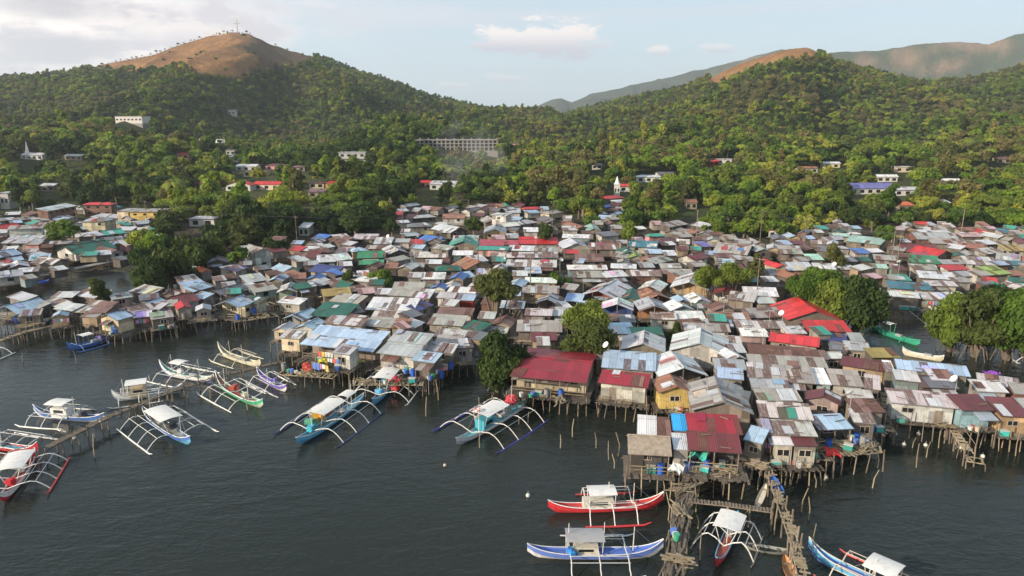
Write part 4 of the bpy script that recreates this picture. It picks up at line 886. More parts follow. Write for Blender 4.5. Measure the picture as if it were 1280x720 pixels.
# ================================================================= BUILD
# ---- ground sheet
def build_terrain():
    NU, NY = 560, 430
    us = [-1.35 + 2.7 * i / (NU - 1) for i in range(NU)]
    ys = [112 * (6200 / 112) ** (j / (NY - 1)) for j in range(NY)]
    vs = []; ts = []
    for Y in ys:
        for u in us:
            X = u * Y; z = terrain(X, Y); vs.append((X, Y, z))
            n = noise.noise(Vector((X / 50, Y / 50, 5)))
            if Y > 1400:
                k = sstep(-.1, .5, fbm(X / 260, Y / 300 + z / 80, 4)); pk = z > 240
                px, py, _ = proj((X, Y, z))
                if px > 880: a, b = (.30, .19, .12), (.065, .085, .040)
                else: a, b = (.06, .075, .045), (.045, .06, .04)
                ts.append(tuple(a[i] * k + b[i] * (1 - k) for i in range(3)) + (1,))
            elif bald(X, Y, z):
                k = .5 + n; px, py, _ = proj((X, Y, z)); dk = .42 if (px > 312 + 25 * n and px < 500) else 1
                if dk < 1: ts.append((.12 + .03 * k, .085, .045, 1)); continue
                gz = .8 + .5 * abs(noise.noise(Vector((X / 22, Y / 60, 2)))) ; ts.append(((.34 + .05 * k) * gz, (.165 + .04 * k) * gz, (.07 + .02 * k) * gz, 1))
            elif z < 1.3: ts.append((.075 + .02 * n, .062, .048, 1))
            elif z < 6: ts.append((.075 + .03 * n, .085 + .01 * n, .035, 1))
            else: ts.append((.05, .06 + .01 * n, .022, 1))
    fs = [(j * NU + i, j * NU + i + 1, (j + 1) * NU + i + 1, (j + 1) * NU + i) for j in range(NY - 1) for i in range(NU - 1)]
    m = bpy.data.meshes.new('terrain'); m.from_pydata(vs, [], fs)
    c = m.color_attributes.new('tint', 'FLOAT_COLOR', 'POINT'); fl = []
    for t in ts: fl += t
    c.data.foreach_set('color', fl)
    m.polygons.foreach_set('use_smooth', [True] * len(fs)); m.materials.append(M['ground']); m.update()
    tag(link('terrain', m), kind='structure')
build_terrain()
w = MB(); w.face([(-7000, -900, 0), (7000, -900, 0), (7000, 1200, 0), (-7000, 1200, 0)]); tag(w.build('water', M['water']), kind='structure')

# ---- shacks: listed ones, then smaller ones filling the gaps between them
specs = [solve_house(s) for s in HOUSES]
rects = [(o['px'] - o['wpx'] / 2, o['px'] + o['wpx'] / 2, o['py'] - o['hpx'], o['py'] + 2) for o in specs]
treebox = [(v[0] - v[3] * .4, v[0] + v[3] * .4, v[2] - 12, v[2] + 9) for v in VT]
grid = []
FR = random.Random(23)
y = 258.0
while y < 545:
    st = 5.2 + (y - 255) * .034
    x = -60 + FR.uniform(0, 8)
    while x < 1320:
        w_ = FR.uniform(13, 20) * (.75 + (y - 255) / 190)
        h_ = FR.uniform(3.5, 6) * (.8 + (y - 255) / 120)
        cx, cy = x + FR.uniform(-3, 3), y + FR.uniform(-2, 2)
        x += w_ * .55
        if not intown(cx, cy): continue
        if cy > 478 and 770 < cx < 962: continue
        a, b, c, d = cx - w_ / 2, cx + w_ / 2, cy - h_, cy + 1
        ok = True
        for (p, q, r, s) in rects:
            ox = min(b, q) - max(a, p); oy = min(d, s) - max(c, r)
            if ox > w_ * .22 and oy > h_ * .3: ok = False; break
        if ok:
            for (p, q, r, s) in treebox:
                if min(b, q) > max(a, p) and min(d, s) > max(c, r): ok = False; break
        if not ok: continue
        lft = cx < 340
        sl = FR.uniform(-.16, -.02) if lft else FR.uniform(-.03, .09)
        if lft: sl = FR.choice([-.12, -.1, .12]) + FR.uniform(-.04, .04)
        col = FR.choice('gggGGkkkrrsssswdbbpbomkGeTR' if FR.random() < .8 else 'bBnemPk')
        if cy > 395: col = FR.choice('gggGkkrssdpb')
        sp = (cx - w_ / 2, cy - sl * w_ / 2, cx + w_ / 2, cy + sl * w_ / 2, h_, FR.choice('sssxyy'), col)
        specs.append(solve_house(sp)); rects.append((a, b, c, d))
    y += st
vis = [o for o in specs if -30 < o['px'] < 1310]
vis.sort(key=lambda o: (0 if o['lab'] else 1, -o['area']))
indiv = vis[:300]; rest = vis[300:]
print('houses', len(specs), 'individual', len(indiv))
for o in indiv: make_house(o)
mr, mw = MB(), MB()
for o in rest:
    rc, ru, _ = ROOFC[o['col']]; rc = jit(rc); O = o['O']; ca, sa = math.cos(o['yaw']), math.sin(o['yaw'])
    tf = lambda p: (O.x + p[0] * ca - p[1] * sa, O.y + p[0] * sa + p[1] * ca, O.z + p[2])
    roof_geo(mr, o, rc + (ru,), tf)
    wc = WALLC[o['wall']] if o['wall'] else rnd_wall()
    wall_geo(mw, o, jit(wc) + (0,), tf)
if rest:
    root = empty('distant_shacks', (0, 0, 0)); tag(root, 'mass of tiny tin roofed shacks too far back to tell apart', 'shacks', kind='stuff')
    tag(mr.build('roof', M['roof'], root), kind='stuff'); tag(mw.build('wall', M['wall'], root), kind='stuff')

# ---- hillside buildings
CLEAR = []
def hill_building(px, py, wp, hp, typ, col, wall, lab):
    P = hit(px, py); dep = proj(P)[2]; s = dep / F
    W = wp * s; H = hp * s; st = max(1, round(H / 3.2))
    Dd = min(max(5, W * .55), 14)
    o = dict(W=W, D=Dd, yaw=R.uniform(-.15, .1), O=Vector((P.x, P.y + Dd / 2, P.z - .3)), he=max(2.6, H * (.62 if typ in 'xhys' else .95)), typ=typ, p=.3 if typ != 's' else .15, col=col, wall=wall, px=px, py=py, hpx=hp, wpx=wp, Y=P.y, st=st, lab=None)
    if typ in 'xh': o['he'] = max(2.6, H - .3 * Dd / 2)
    root = empty('hillside_building', o['O'], o['yaw'])
    tag(root, lab, 'building', 'buildings on the slopes behind the village')
    rc, ru, _ = ROOFC[col]
    mb = MB(); roof_geo(mb, o, jit(rc) + (ru * .4,)); mb.build('roof', M['roof'], root)
    mb = MB(); x, y0, y1 = wall_geo(mb, o, jit(WALLC[wall]) + (0,)); wl = mb.build('wall', M['plaster'], root)
    MB().box((0, 0, -2.5), (2 * x, (y1 - y0), 5)).build('foundation', M['concrete'], root)
    n = max(2, min(10, int(W / 3)))
    ns = max(1, int(o['he'] / 2.9))
    for k in range(ns):
        for i in range(n):
            xx = -x + 2 * x * (i + .5) / n
            MB().box((xx, y0 - .01, o['he'] * (k + .55) / ns), (min(1.6, 2 * x / n * .55), .06, 1.2)).build('window', M['glass'], wl)
    if ns > 1:
        MB().box((0, y0 - .35, o['he'] / ns), (2 * x * .96, .7, .18)).build('balcony', M['concrete'], root)
    if 'rooftop posts' in lab:
        for i in range(7): MB().box((-x + .6 + (2 * x - 1.2) * i / 6, 0, o['he'] + 1.4), (.3, .3, 2.6)).build('post', M['white'], root)
        MB().box((x * .4, 1, o['he'] + 1.2), (x * .7, 3, 2.2)).build('penthouse', M['white'], root)
    if 'spire' in lab:
        MB().bar((-x * .45, y0 + 1, o['he'] - 1), (-x * .45, y0 + 1, o['he'] + 7), 1.5, n=4, w2=.1).build('spire', M['white'], root)
    if 'slim white tower' in lab:
        MB().bar((0, 0, o['he'] + .1), (0, 0, o['he'] + 3), 1.0, n=8, w2=.1).build('spire', M['white'], root)
    CLEAR.append((P.x, P.y, W / 2 + 2.5, 60 if P.y > 350 else (12 if 'mangrove' in lab or px > 1125 and py > 240 else (56 if px < 600 else 36)), P.y + Dd))
for h in HILL: hill_building(*h)
# unfinished concrete frame with three open floors
def frame_building():
    P = hit(570, 190); s = proj(P)[2] / F; W = 104 * s; fh = 4.3 * s; root = empty('unfinished_concrete_building', (P.x, P.y + 8, P.z), .04)
    tag(root, 'long unfinished grey concrete frame building with open floors on the hillside', 'building')
    for k in range(4):
        if k: MB().box((0, 0, fh * k), (W if k < 3 else W * .98, 14, .5)).build('floor_slab', M['concrete'], root)
    n = 20
    for i in range(n):
        for yy in (-6.4, 6.2):
            MB().box((-W / 2 + .6 + (W - 1.2) * i / (n - 1), yy, fh * 1.55), (.9, .5, fh * 3.1 + (2.0 if i % 2 and yy < 0 else 0))).build('column', M['concrete'], root)
    MB().box((0, 3, fh * 1.5), (W - 2, .3, fh * 3 - .6)).build('recess_shade_panel', M['dark'], root)  # near-black panel: shade inside the open floors put in as colour
    MB().box((0, 0, -4), (W, 14, 8)).build('foundation', M['concrete'], root)
    CLEAR.append((P.x, P.y, W / 2 + 1, 55, P.y + 16))
frame_building()
def minaret():
    P = hit(488, 264); s = proj(P)[2] / F; root = empty('minaret', (P.x, P.y, P.z)); tag(root, 'slim yellow minaret with pointed top at the back left of the centre', 'tower')
    H = 17 * s
    MB().tube([(0, 0, -1), (0, 0, H * .7)], [.55, .5], (.55, .40, .10, 0), 8).build('shaft', M['paint'], root)
    MB().tube([(0, 0, H * .62), (0, 0, H * .66)], [.9, .9], (.62, .55, .4, 0), 8).build('balcony', M['paint'], root)
    MB().tube([(0, 0, H * .7), (0, 0, H * .78), (0, 0, H)], [.6, .5, .04], (.6, .42, .08, 0), 8).build('spire', M['paint'], root)
    CLEAR.append((P.x, P.y, 2.5, 20, P.y + 2))
minaret()
# cross, sign, steps and railing on the bare peak
def peak():
    def top(px, dz=0):
        yr = lerp_list(YR, px); u = (px - 640) / 880; Y = yr - 4; return Vector((u * Y, Y, terrain(u * Y, Y) + dz))
    P = top(307); root = empty('hilltop_cross', P); tag(root, 'tall white cross standing on the bare summit', 'cross')
    MB().box((0, 0, 8), (1.3, 1.3, 20)).build('upright', M['metal'], root); MB().box((0, 0, 13), (10, 1.1, 1.2)).build('crossbar', M['metal'], root); MB().box((0, 0, -.5), (5, 5, 3)).build('plinth', M['concrete'], root)
    C = top(284); C.y -= 12; C.z = terrain(C.x, C.y) 
    cu = bpy.data.curves.new('sign', 'FONT'); cu.body = 'CORON'; cu.size = 9; cu.extrude = .35; cu.align_x = 'CENTER'
    to = bpy.data.objects.new('tmp', cu); COL.objects.link(to); dg = bpy.context.evaluated_depsgraph_get(); me = bpy.data.meshes.new_from_object(to.evaluated_get(dg)); bpy.data.objects.remove(to)
    me.materials.clear(); me.materials.append(M['white'])
    s = link('hilltop_letters', me); s.location = (C.x, C.y, C.z + .3); s.rotation_euler = (math.radians(90), 0, 0); tag(s, 'white hillside letters just below the summit cross', 'sign')
    root = empty('ridge_stairway', (0, 0, 0)); tag(root, 'white railed stairway climbing the ridge to the summit cross', 'stairway')
    m = MB(); r = MB(); prev = None
    for i in range(60):
        p = top(134 + 150 * i / 59, .5); p.y -= 4 + 3 * (i % 2); p.z = terrain(p.x, p.y) + .5
        if prev: m.slab([prev + Vector((0, -1.2, 0)), p + Vector((0, -1.2, 0)), p + Vector((0, 1.2, 0)), prev + Vector((0, 1.2, 0))], .5, [(0, 0)] * 4, (.6, .58, .55, 0)); r.bar(prev + Vector((0, -1.2, 1)), p + Vector((0, -1.2, 1)), .2, (.7, .7, .7, 0), 4)
        prev = p
    m.build('steps', M['plaster'], root); r.build('railing', M['white'], root)
    for i, px in enumerate([152, 158, 166, 172, 178, 185, 196, 203, 208, 214, 222, 231, 238, 247, 252, 258, 275, 279, 283, 288, 293, 299, 311, 316, 320]):
        p = top(px); p.y += 6; p.z = terrain(p.x, p.y)
        plant_tree(p.x, p.y, p.z, ['bush', 'round', 'scrub', 'broad'][i % 4], ['dark', 'olive'][i % 2], 'far', i % 3, R.uniform(.45, .8), lab=None)
        AUTO[-1] = (AUTO[-1][0], 'small ridge ' + ['bush', 'rounded tree', 'scrub', 'tree'][i % 4], '', AUTO[-1][3], AUTO[-1][4])
peak()

# ---- trees inside the village
for (px, ty, by, wp, kind, leaf, lab) in VT:
    zb = {'broad': 3.0, 'round': 2.6, 'tall': 2.0, 'scrub': 1.6, 'bush': .6}[kind]
    if 'lagoon' in lab or 'mangrove' in lab: zb = 2.0
    P = unproj(px, by, zb + 1); zg = max(-.3, terrain(P.x, P.y)); zc = zg + zb + 1 if zg > .3 else zb + 1; P = unproj(px, by, zc); s = proj(P)[2] / F
    lod = 'near' if P.y < 125 else 'mid'; v = R.randrange(2)
    c, t = tree_proto((kind, leaf, lod, v))
    xs = [q.co.x for q in c.vertices]; zs = [q.co.z for q in c.vertices]
    wid = (max(xs) - min(xs)) * .93; hgt = max(zs)
    Hneed = CH + P.y * tanv(ty) - zg; sc = wp * s / wid
    plant_tree(P.x, P.y, zg, kind, leaf, lod, v, sc, lab, sz=Hneed / hgt / sc)

# ---- forest
FT = random.Random(5)
cand = []
Y = 150.0
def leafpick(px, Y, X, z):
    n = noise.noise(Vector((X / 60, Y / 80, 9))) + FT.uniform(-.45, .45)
    br = .34 if px > 640 else (.06 if Y < 420 else .1)  # sunlight on the right slope put into the choice of leaf colours
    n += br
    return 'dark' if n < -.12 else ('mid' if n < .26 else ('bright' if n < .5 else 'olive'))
while Y < 1420:
    step = 5.0 if Y < 260 else (6.0 if Y < 500 else 6.2)
    X = -.92 * Y
    while X < .92 * Y:
        x = X + FT.uniform(-.45, .45) * step; yy = Y + FT.uniform(-.45, .45) * step
        X += step
        yr = lerp_list(YR, 640 + 880 * x / yy)
        if yy > yr + 25: continue
        z = terrain(x, yy)
        if z < .3: continue
        px, py, dep = proj((x, yy, z))
        if px < -60 or px > 1340: continue
        px2, py2, _ = proj((x, yy, z + 4))
        if yy < 300 and intown(px, py - 3): continue
        if bald(x, yy, z) or bald(x, yy + 12, z + 2): 
            if FT.random() > (.01 if px < 600 else 0): continue
        skip = False
        for (cx, cy, hw, ln, yb) in CLEAR:
            if cy - ln < yy < yb + 2 and not (yy < cy - 22 and FT.random() < .13) and abs(x - cx * (yy / cy)) < hw: skip = True; break
        if skip: continue
        r = FT.random()
        pal = noise.noise(Vector((x / 45, yy / 45, 2))) 
        if yy < 215 or (yy < 300 and r < .45): kind = 'bush' if (FT.random() < .85) else 'round'
        elif yy < 420: 
            kind = 'palm' if (r < .10 + .25 * max(0, pal) * 2 + (.30 if 210 < px < 490 and yy > 205 and yy < 290 else 0)) else ('broad' if r < .55 else ('round' if r < .75 else ('tall' if r < .88 else 'flat')))
        else: kind = 'palm' if r < .02 else ('broad' if r < .40 else ('round' if r < .66 else ('tall' if r < .82 else ('flat' if r < .87 else 'scrub'))))
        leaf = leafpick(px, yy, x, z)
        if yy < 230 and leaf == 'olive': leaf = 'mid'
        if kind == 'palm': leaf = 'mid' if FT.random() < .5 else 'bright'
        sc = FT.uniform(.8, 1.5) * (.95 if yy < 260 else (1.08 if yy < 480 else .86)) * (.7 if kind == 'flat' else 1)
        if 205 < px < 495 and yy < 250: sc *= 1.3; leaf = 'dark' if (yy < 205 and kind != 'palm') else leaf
        if kind == 'palm': sc *= .85
        cand.append((sc / yy, x, yy, z, kind, leaf, sc, px))
    Y += step * .95
cand.sort(key=lambda c: -c[0])
nt, npalm = 0, 0; far = []
TL = 300 - len(VT) - 25
for c in cand:
    pal = c[4] == 'palm'
    if 0 < c[7] < 1280 and ((pal and npalm < 90) or (not pal and nt < TL)):
        if pal: npalm += 1
        else: nt += 1
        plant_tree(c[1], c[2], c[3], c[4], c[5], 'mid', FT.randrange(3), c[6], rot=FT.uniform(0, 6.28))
    else: far.append(c)
print('trees single', nt, 'palms', npalm, 'far', len(far))
# the rest of the woods as one object of instances
keys = []; idx = {}
def protoobj(kind, leaf, v):
    k = (kind, leaf, v)
    if k in idx: return idx[k]
    c, t = tree_proto((kind, leaf, 'far', v))
    o = bpy.data.objects.new('tree_form', c); keys.append(o); idx[k] = len(keys) - 1; return idx[k]
pts = []; av = []; asz = []; ar = []
for c in far:
    pts.append((c[1], c[2], c[3] - .5)); av.append(protoobj(c[4], c[5], FT.randrange(3))); asz.append(c[6] * FT.uniform(.9, 1.15)); ar.append(FT.uniform(0, 6.28))
me = bpy.data.meshes.new('woods'); me.from_pydata(pts, [], [])
a = me.attributes.new('var', 'INT', 'POINT'); a.data.foreach_set('value', av)
a = me.attributes.new('scl', 'FLOAT', 'POINT'); a.data.foreach_set('value', asz)
a = me.attributes.new('rot', 'FLOAT', 'POINT'); a.data.foreach_set('value', ar)
wo = link('hillside_woods', me); tag(wo, 'dense tropical woods covering the hills behind the village', 'woods', kind='stuff')
ng = bpy.data.node_groups.new('scatter', 'GeometryNodeTree')
ng.interface.new_socket('Geometry', in_out='INPUT', socket_type='NodeSocketGeometry'); ng.interface.new_socket('Geometry', in_out='OUTPUT', socket_type='NodeSocketGeometry')
gi = ng.nodes.new('NodeGroupInput'); go = ng.nodes.new('NodeGroupOutput'); L = ng.links.new
join = ng.nodes.new('GeometryNodeJoinGeometry')
for i, o in enumerate(keys):
    # one selection per tree form
    oi = ng.nodes.new('GeometryNodeObjectInfo'); oi.inputs[0].default_value = o; oi.inputs['As Instance'].default_value = True
    ip = ng.nodes.new('GeometryNodeInstanceOnPoints')
    nv = ng.nodes.new('GeometryNodeInputNamedAttribute'); nv.data_type = 'INT'; nv.inputs[0].default_value = 'var'
    cm = ng.nodes.new('FunctionNodeCompare'); cm.data_type = 'INT'; cm.operation = 'EQUAL'
    L(nv.outputs[0], cm.inputs[2]); cm.inputs[3].default_value = i
    ns = ng.nodes.new('GeometryNodeInputNamedAttribute'); ns.data_type = 'FLOAT'; ns.inputs[0].default_value = 'scl'
    nr = ng.nodes.new('GeometryNodeInputNamedAttribute'); nr.data_type = 'FLOAT'; nr.inputs[0].default_value = 'rot'
    cx = ng.nodes.new('ShaderNodeCombineXYZ'); L(nr.outputs[0], cx.inputs[2])
    L(gi.outputs[0], ip.inputs['Points']); L(cm.outputs[0], ip.inputs['Selection']); L(oi.outputs['Geometry'], ip.inputs['Instance']); L(cx.outputs[0], ip.inputs['Rotation']); L(ns.outputs[0], ip.inputs['Scale'])
    L(ip.outputs[0], join.inputs[0])
L(join.outputs[0], go.inputs[0])
md = wo.modifiers.new('scatter', 'NODES'); md.node_group = ng

# ---- boats
W_ = (.70, .69, .66); RD = (.55, .03, .04); BL = (.06, .16, .45); TL_ = (.05, .33, .42); LB = (.12, .40, .62); NV = (.03, .05, .16); GN = (.05, .38, .20); CR = (.60, .56, .42); PU = (.16, .12, .42); GY = (.33, .33, .34)
make_boat((84,433),(138,420),1.9,2,BL,BL,(.2,.25,.35),BL,BL,[(-.05,.2,.8,1.9,W_)],masts=[(.3,2.6)],lab='dark blue boat moored before the cream walled stilt house',cargo=[(-.3,0,.8,PU)],beam=.75,arch=.1,strg=False)
make_boat((-60,452),(-2,432),3.6,3,W_,W_,GY,W_,W_,[],lab='white boat mostly outside the left edge with only its outrigger showing')
make_boat((42,512),(131,521),2.6,3,W_,BL,GY,W_,W_,[(-.02,.24,.95,2.0,W_)],cabin=(-.02,.2,.55,1.1,W_),masts=[(-.1,2.8)],cargo=[(-.2,.1,.7,(.06,.06,.08))],fx=(-.1,.42),lab='white and blue boat with pale canopy moored left of the pier end')
make_boat((140,494),(228,484),2.3,3,(.45,.5,.55),W_,(.3,.2,.15),W_,W_,[(.0,.3,1.0,2.1,W_)],cabin=(.02,.24,.6,1.1,(.55,.42,.25)),masts=[(.33,2.7),(-.05,2.7)],fx=(-.2,.45),lab='grey boat with cream cabin lying along the far side of the pier')
make_boat((200,459),(268,474),2.9,3,(.16,.18,.45),W_,(.04,.35,.30),W_,W_,[(.02,.22,.8,2.1,W_)],masts=[(.25,3.0),(-.25,3.0)],rise=1.1,fx=(-.25,.35),lab='white boat with a teal deck and violet hull beyond the pier',cargo=[(.12,0,.6,W_)])
make_boat((273,436),(326,455),2.3,2,CR,CR,(.25,.25,.2),CR,CR,[],masts=[(.2,2.6),(-.1,2.6)],rise=1.1,lab='pale cream boat without canopy moored nearest the shacks by the pier',fx=(-.2,.3))
make_boat((270,474),(329,506),2.9,3,(.45,.55,.42),GN,(.35,.1,.08),W_,W_,[],masts=[(.28,2.9),(-.22,2.8)],rise=1.2,cargo=[(.1,0,.8,(.4,.08,.05)),(-.15,0,.5,CR)],lab='green tailed boat with red deck boards in front of the pier')
make_boat((321,464),(358,485),2.0,2,W_,PU,PU,W_,W_,[],masts=[(.1,2.0)],lab='small white and purple boat beside the pier head',fx=(-.3,.3),cargo=[(-.1,0,.5,PU)])
make_boat((238,550),(178,512),3.4,4,LB,BL,(.3,.3,.25),W_,W_,[(-.2,.16,1.15,1.9,W_)],masts=[(-.33,3.2),(.3,2.8)],cargo=[(.12,0,.8,(.05,.05,.06)),(-.3,0,.9,(.05,.05,.05))],arch=.5,rise=.5,lab='blue boat with a wide white canopy and spread white outriggers beside the pier')
make_boat((48,559),(-30,549),3.0,4,RD,RD,TL_,W_,W_,[],masts=[(-.1,2.4)],deck_cover=TL_,lab='red hulled boat with teal deck cut by the left edge')
make_boat((0,622),(44,564),3.2,4,RD,W_,(.25,.05,.05),W_,RD,[(-.18,.22,1.1,2.1,W_)],masts=[],rise=.5,arch=.4,cargo=[(.22,0,.7,RD),(-.3,0,.8,RD)],lab='red boat with white canopy and red tipped outriggers at the left edge')
make_boat((370,550),(455,494),3.9,4,LB,LB,(.15,.3,.38),W_,NV,[(-.08,.24,1.1,2.3,W_),(-.3,-.16,.7,2.2,W_)],masts=[(.3,3.2),(-.28,3.2)],cargo=[(.29,0,.8,TL_),(.1,-.9,1.1,(.55,.3,.05)),(.2,-1.0,.9,(.1,.4,.25)),(0,-.9,.9,(.35,.12,.08))],arch=.65,rise=.35,beam=.62,lab='large turquoise boat with two white canopies and navy float')
make_boat((465,501),(502,462),3.7,4,LB,LB,(.2,.3,.4),W_,W_,[(-.14,.2,1.15,2.3,W_)],masts=[(.28,2.4)],cargo=[(.0,1.2,1.0,RD),(.1,1.3,.8,RD),(.26,0,.8,LB)],arch=.6,rise=.35,lab='turquoise boat with white canopy moored against the grey roofed waterfront')
make_boat((570,550),(659,500),4.2,4,(.50,.52,.53),(.6,.61,.6),(.12,.42,.46),(.66,.62,.55),(.05,.06,.40),[(-.1,.2,1.15,2.2,W_)],masts=[(.22,3.4),(-.24,3.6)],cabin=(.06,.2,.6,1.2,TL_),cargo=[(.1,-1.0,1.0,(.4,.36,.28)),(-.05,-1.0,1.2,(.06,.08,.35)),(-.18,0,.9,GY)],arch=.6,rise=.3,beam=.66,ring=True,two_tone=(.5,.5,.5),lab='largest boat in teal and white with navy blue floats in the open water')
make_boat((829,624),(685,632),2.5,3,RD,RD,(.5,.08,.08),(.68,.66,.62),RD,[(-.16,.08,.85,1.9,W_)],masts=[(.02,2.6),(.24,2.4)],cabin=(-.2,.06,.42,.8,(.62,.58,.5)),fx=(-.2,.26),arch=.55,rise=.75,two_tone=W_,lab='bright red outrigger boat with white canopy broadside left of the jetty')
make_boat((829,684),(659,687),2.6,3,W_,(.12,.2,.55),(.08,.16,.5),(.6,.6,.58),(.55,.56,.58),[(-.22,.06,.9,1.9,GY)],masts=[(-.2,2.8),(.06,2.9),(.28,2.5)],cabin=(-.16,.02,.4,.7,(.6,.55,.45)),fx=(-.22,.26),arch=.05,rise=.75,cargo=[(-.18,-.6,.5,(.05,.25,.6))],lab='white and blue outrigger boat with grey canopy at the bottom of the view')
make_boat((895,702),(922,643),2.25,3,RD,RD,(.35,.08,.06),(.7,.69,.66),(.14,.13,.12),[(-.22,.14,1.0,2.0,W_)],masts=[(.1,2.2)],arch=.7,rise=.4,fx=(-.3,.2),two_tone=LB,strg=True,lab='small red boat with white canopy and curved arms between the two jetties')
make_boat((1010,682),(1172,758),2.3,3,BL,LB,(.07,.12,.45),(.62,.55,.45),RD,[(-.22,.02,1.1,1.9,W_)],masts=[(-.05,2.2)],rise=.8,fx=(-.3,.25),arch=.25,lab='light blue boat with red float at the bottom right corner')
make_boat((1084,404),(1150,428),1.6,2,GN,(.02,.28,.2),(.05,.3,.2),GN,GN,[(.0,.16,.7,2.0,W_)],rise=.5,strg=False,nofloat=True,arch=.05,lab='green boat with small white canopy in the lagoon')
make_boat((1075,379),(1110,393),1.5,2,(.45,.58,.45),W_,(.3,.4,.32),W_,W_,[],nofloat=True,strg=False,rise=.5,arch=.05,lab='pale mint boat moored at the tree cluster of the lagoon')
make_boat((1185,406),(1144,378),2.1,3,W_,W_,(.4,.4,.4),W_,W_,[(.0,.2,.8,2.0,W_)],rise=.5,lab='white boat with canopy under the dark teal roofs')
make_boat((1305,452),(1275,432),2.6,3,W_,LB,GY,W_,W_,[],lab='white boat at the right edge with its outrigger showing')
make_boat((1128,436),(1180,447),1.2,0,CR,CR,(.3,.3,.2),W_,W_,[],nofloat=True,strg=False,rise=.4,lab='cream boat hull tucked behind the long pale blue roof')
make_canoe((928,683),(984,692),.42,(.22,.23,.21),'sunken looking grey canoe lying between the red boat and right jetty',z=.02)
make_canoe((944,640),(958,607),.3,(.55,.50,.42),'slim whitish canoe hung beside the right jetty',za=.5,zb=1.7)
make_canoe((978,624),(965,598),.45,(.03,.13,.42),'small blue dinghy lifted on the right jetty poles',za=1.2,zb=1.6,name='dinghy',kind='dinghy')
make_canoe((980,698),(996,735),.45,(.55,.28,.12),'orange canoe tied to the lower right jetty',z=.25)
make_canoe((48,404),(66,402),.35,(.03,.15,.5),'tiny blue canoe below the front left shacks',z=.2)
make_canoe((48,354),(62,351),.5,(.03,.15,.6),'blue skiff beside the concrete causeway',z=2.4)
make_canoe((1066,431),(1090,432),.5,(.03,.25,.2),'dark green skiff in front of the red lean-to',z=.2)

# ---- jetties
def walkway(pts, width, z, lab, stilt_gap=1.6, mat='deck', messy=.1, name='boardwalk', rail=False, lengthwise=False, cat='jetty', solid=False):
    P = [unproj(px, py, z) for px, py in pts]
    root = empty(name, (P[0].x, P[0].y, 0)); tag(root, lab, cat)
    O = Vector((P[0].x, P[0].y, 0)); m = MB(); lines = []
    rr = random.Random(len(lab) + int(pts[0][0]))
    count = 0
    tot = sum((b - a).length for a, b in zip(P, P[1:]))
    gap = max(stilt_gap, tot * 2 / 90)
    for a, b in zip(P, P[1:]):
        d = (b - a); Ln = d.length; d = d / Ln; sd = Vector((-d.y, d.x, 0)); yaw = math.atan2(d.y, d.x)
        if solid:
            c = (a + b) / 2 - O; m.box((c.x, c.y, z - .08), (Ln + .3, width, .16), (1, 1, 1, 0), yaw)
        elif lengthwise:
            k = int(Ln * 2.4)
            for i in range(k * 3):
                q = a + d * rr.uniform(0, Ln) + sd * rr.uniform(-.5, .5) * width; c = q - O
                m.box((c.x, c.y, z + rr.uniform(-.1, .12)), (rr.uniform(1.2, 3.2), rr.uniform(.08, .22), .05), (1, 1, 1, 0), yaw + rr.gauss(0, .16))
        else:
            k = max(1, int(Ln / .26))
            for i in range(k):
                if rr.random() < messy * .5: continue
                c = a + d * (Ln * (i + .5) / k) + sd * rr.uniform(-.1, .1) * messy * 4 - O
                m.box((c.x, c.y, z + rr.uniform(-.015, .02)), (.19, width * rr.uniform(.85, 1.1), .04), (1, 1, 1, 0), yaw + rr.gauss(0, .03 + messy * .1))
        for sg in (-1, 1):
            m.bar(a + sd * sg * width * .42 - O - Vector((0, 0, .1)), b + sd * sg * width * .42 - O - Vector((0, 0, .1)), .06, (1, 1, 1, 0), 4)
        k = max(1, int(Ln / gap))
        for i in range(k + 1):
            for sg in (-1, 1):
                if rr.random() < .06: continue
                q = a + d * (Ln * i / k) + sd * sg * width * .5 - O
                MB().bar((q.x + rr.gauss(0, .15), q.y + rr.gauss(0, .15), -.9), (q.x, q.y, z + (rr.uniform(.1, 1.1) if rr.random() < (.5 if messy > .15 else .25) else -.05)), rr.uniform(.045, .075), n=5).build('stilt', M['wood'], root)
                count += 1
        if rail:
            m2 = MB(); m2.bar(a + sd * width * .5 + Vector((0, 0, .8)) - O, b + sd * width * .5 + Vector((0, 0, .8)) - O, .035, (1, 1, 1, 0), 4); m2.build('handrail', M['bamboo'], root)
    m.build('deck', M['concrete'] if solid else M[mat], root)
    return root
walkway([(52,562),(130,523),(212,489),(285,467),(352,452)],.85,1.25,'long trestle boardwalk running from the shacks out among the left boats',messy=.25,stilt_gap=1.5)
walkway([(838,740),(845,690),(850,650),(858,610),(864,588)],1.35,1.5,'cluttered plank jetty leading down from the jetty houses',lengthwise=True,messy=.4)
walkway([(862,625),(910,630),(966,638)],.55,1.7,'single beam footbridge between the two jetties',messy=.1,mat='wood')
walkway([(950,562),(962,590),(974,622),(984,650),(995,682),(1006,735)],.7,1.6,'broken bamboo jetty on the right of the small red boat',messy=.6,mat='bamboo',stilt_gap=1.1)
walkway([(-40,362),(0,352),(60,342),(130,328),(190,312)],2.0,1.5,'pale concrete causeway along the left channel',solid=True,name='causeway',cat='causeway',stilt_gap=4)
walkway([(-20,432),(30,415),(100,398)],.9,1.4,'narrow bamboo walkway below the front left shacks',mat='bamboo',messy=.3)
walkway([(178,414),(225,400),(270,386)],1.1,1.5,'plank walkway in front of the small maroon gabled house',messy=.2)
walkway([(150,412),(180,404)],1.0,1.5,'short plank walkway beside the cream walled stilt house',messy=.2)
walkway([(290,400),(345,392)],3.2,1.5,'bamboo scaffold deck beside the cream gabled stilt house',mat='bamboo',messy=.7,name='scaffold_deck')
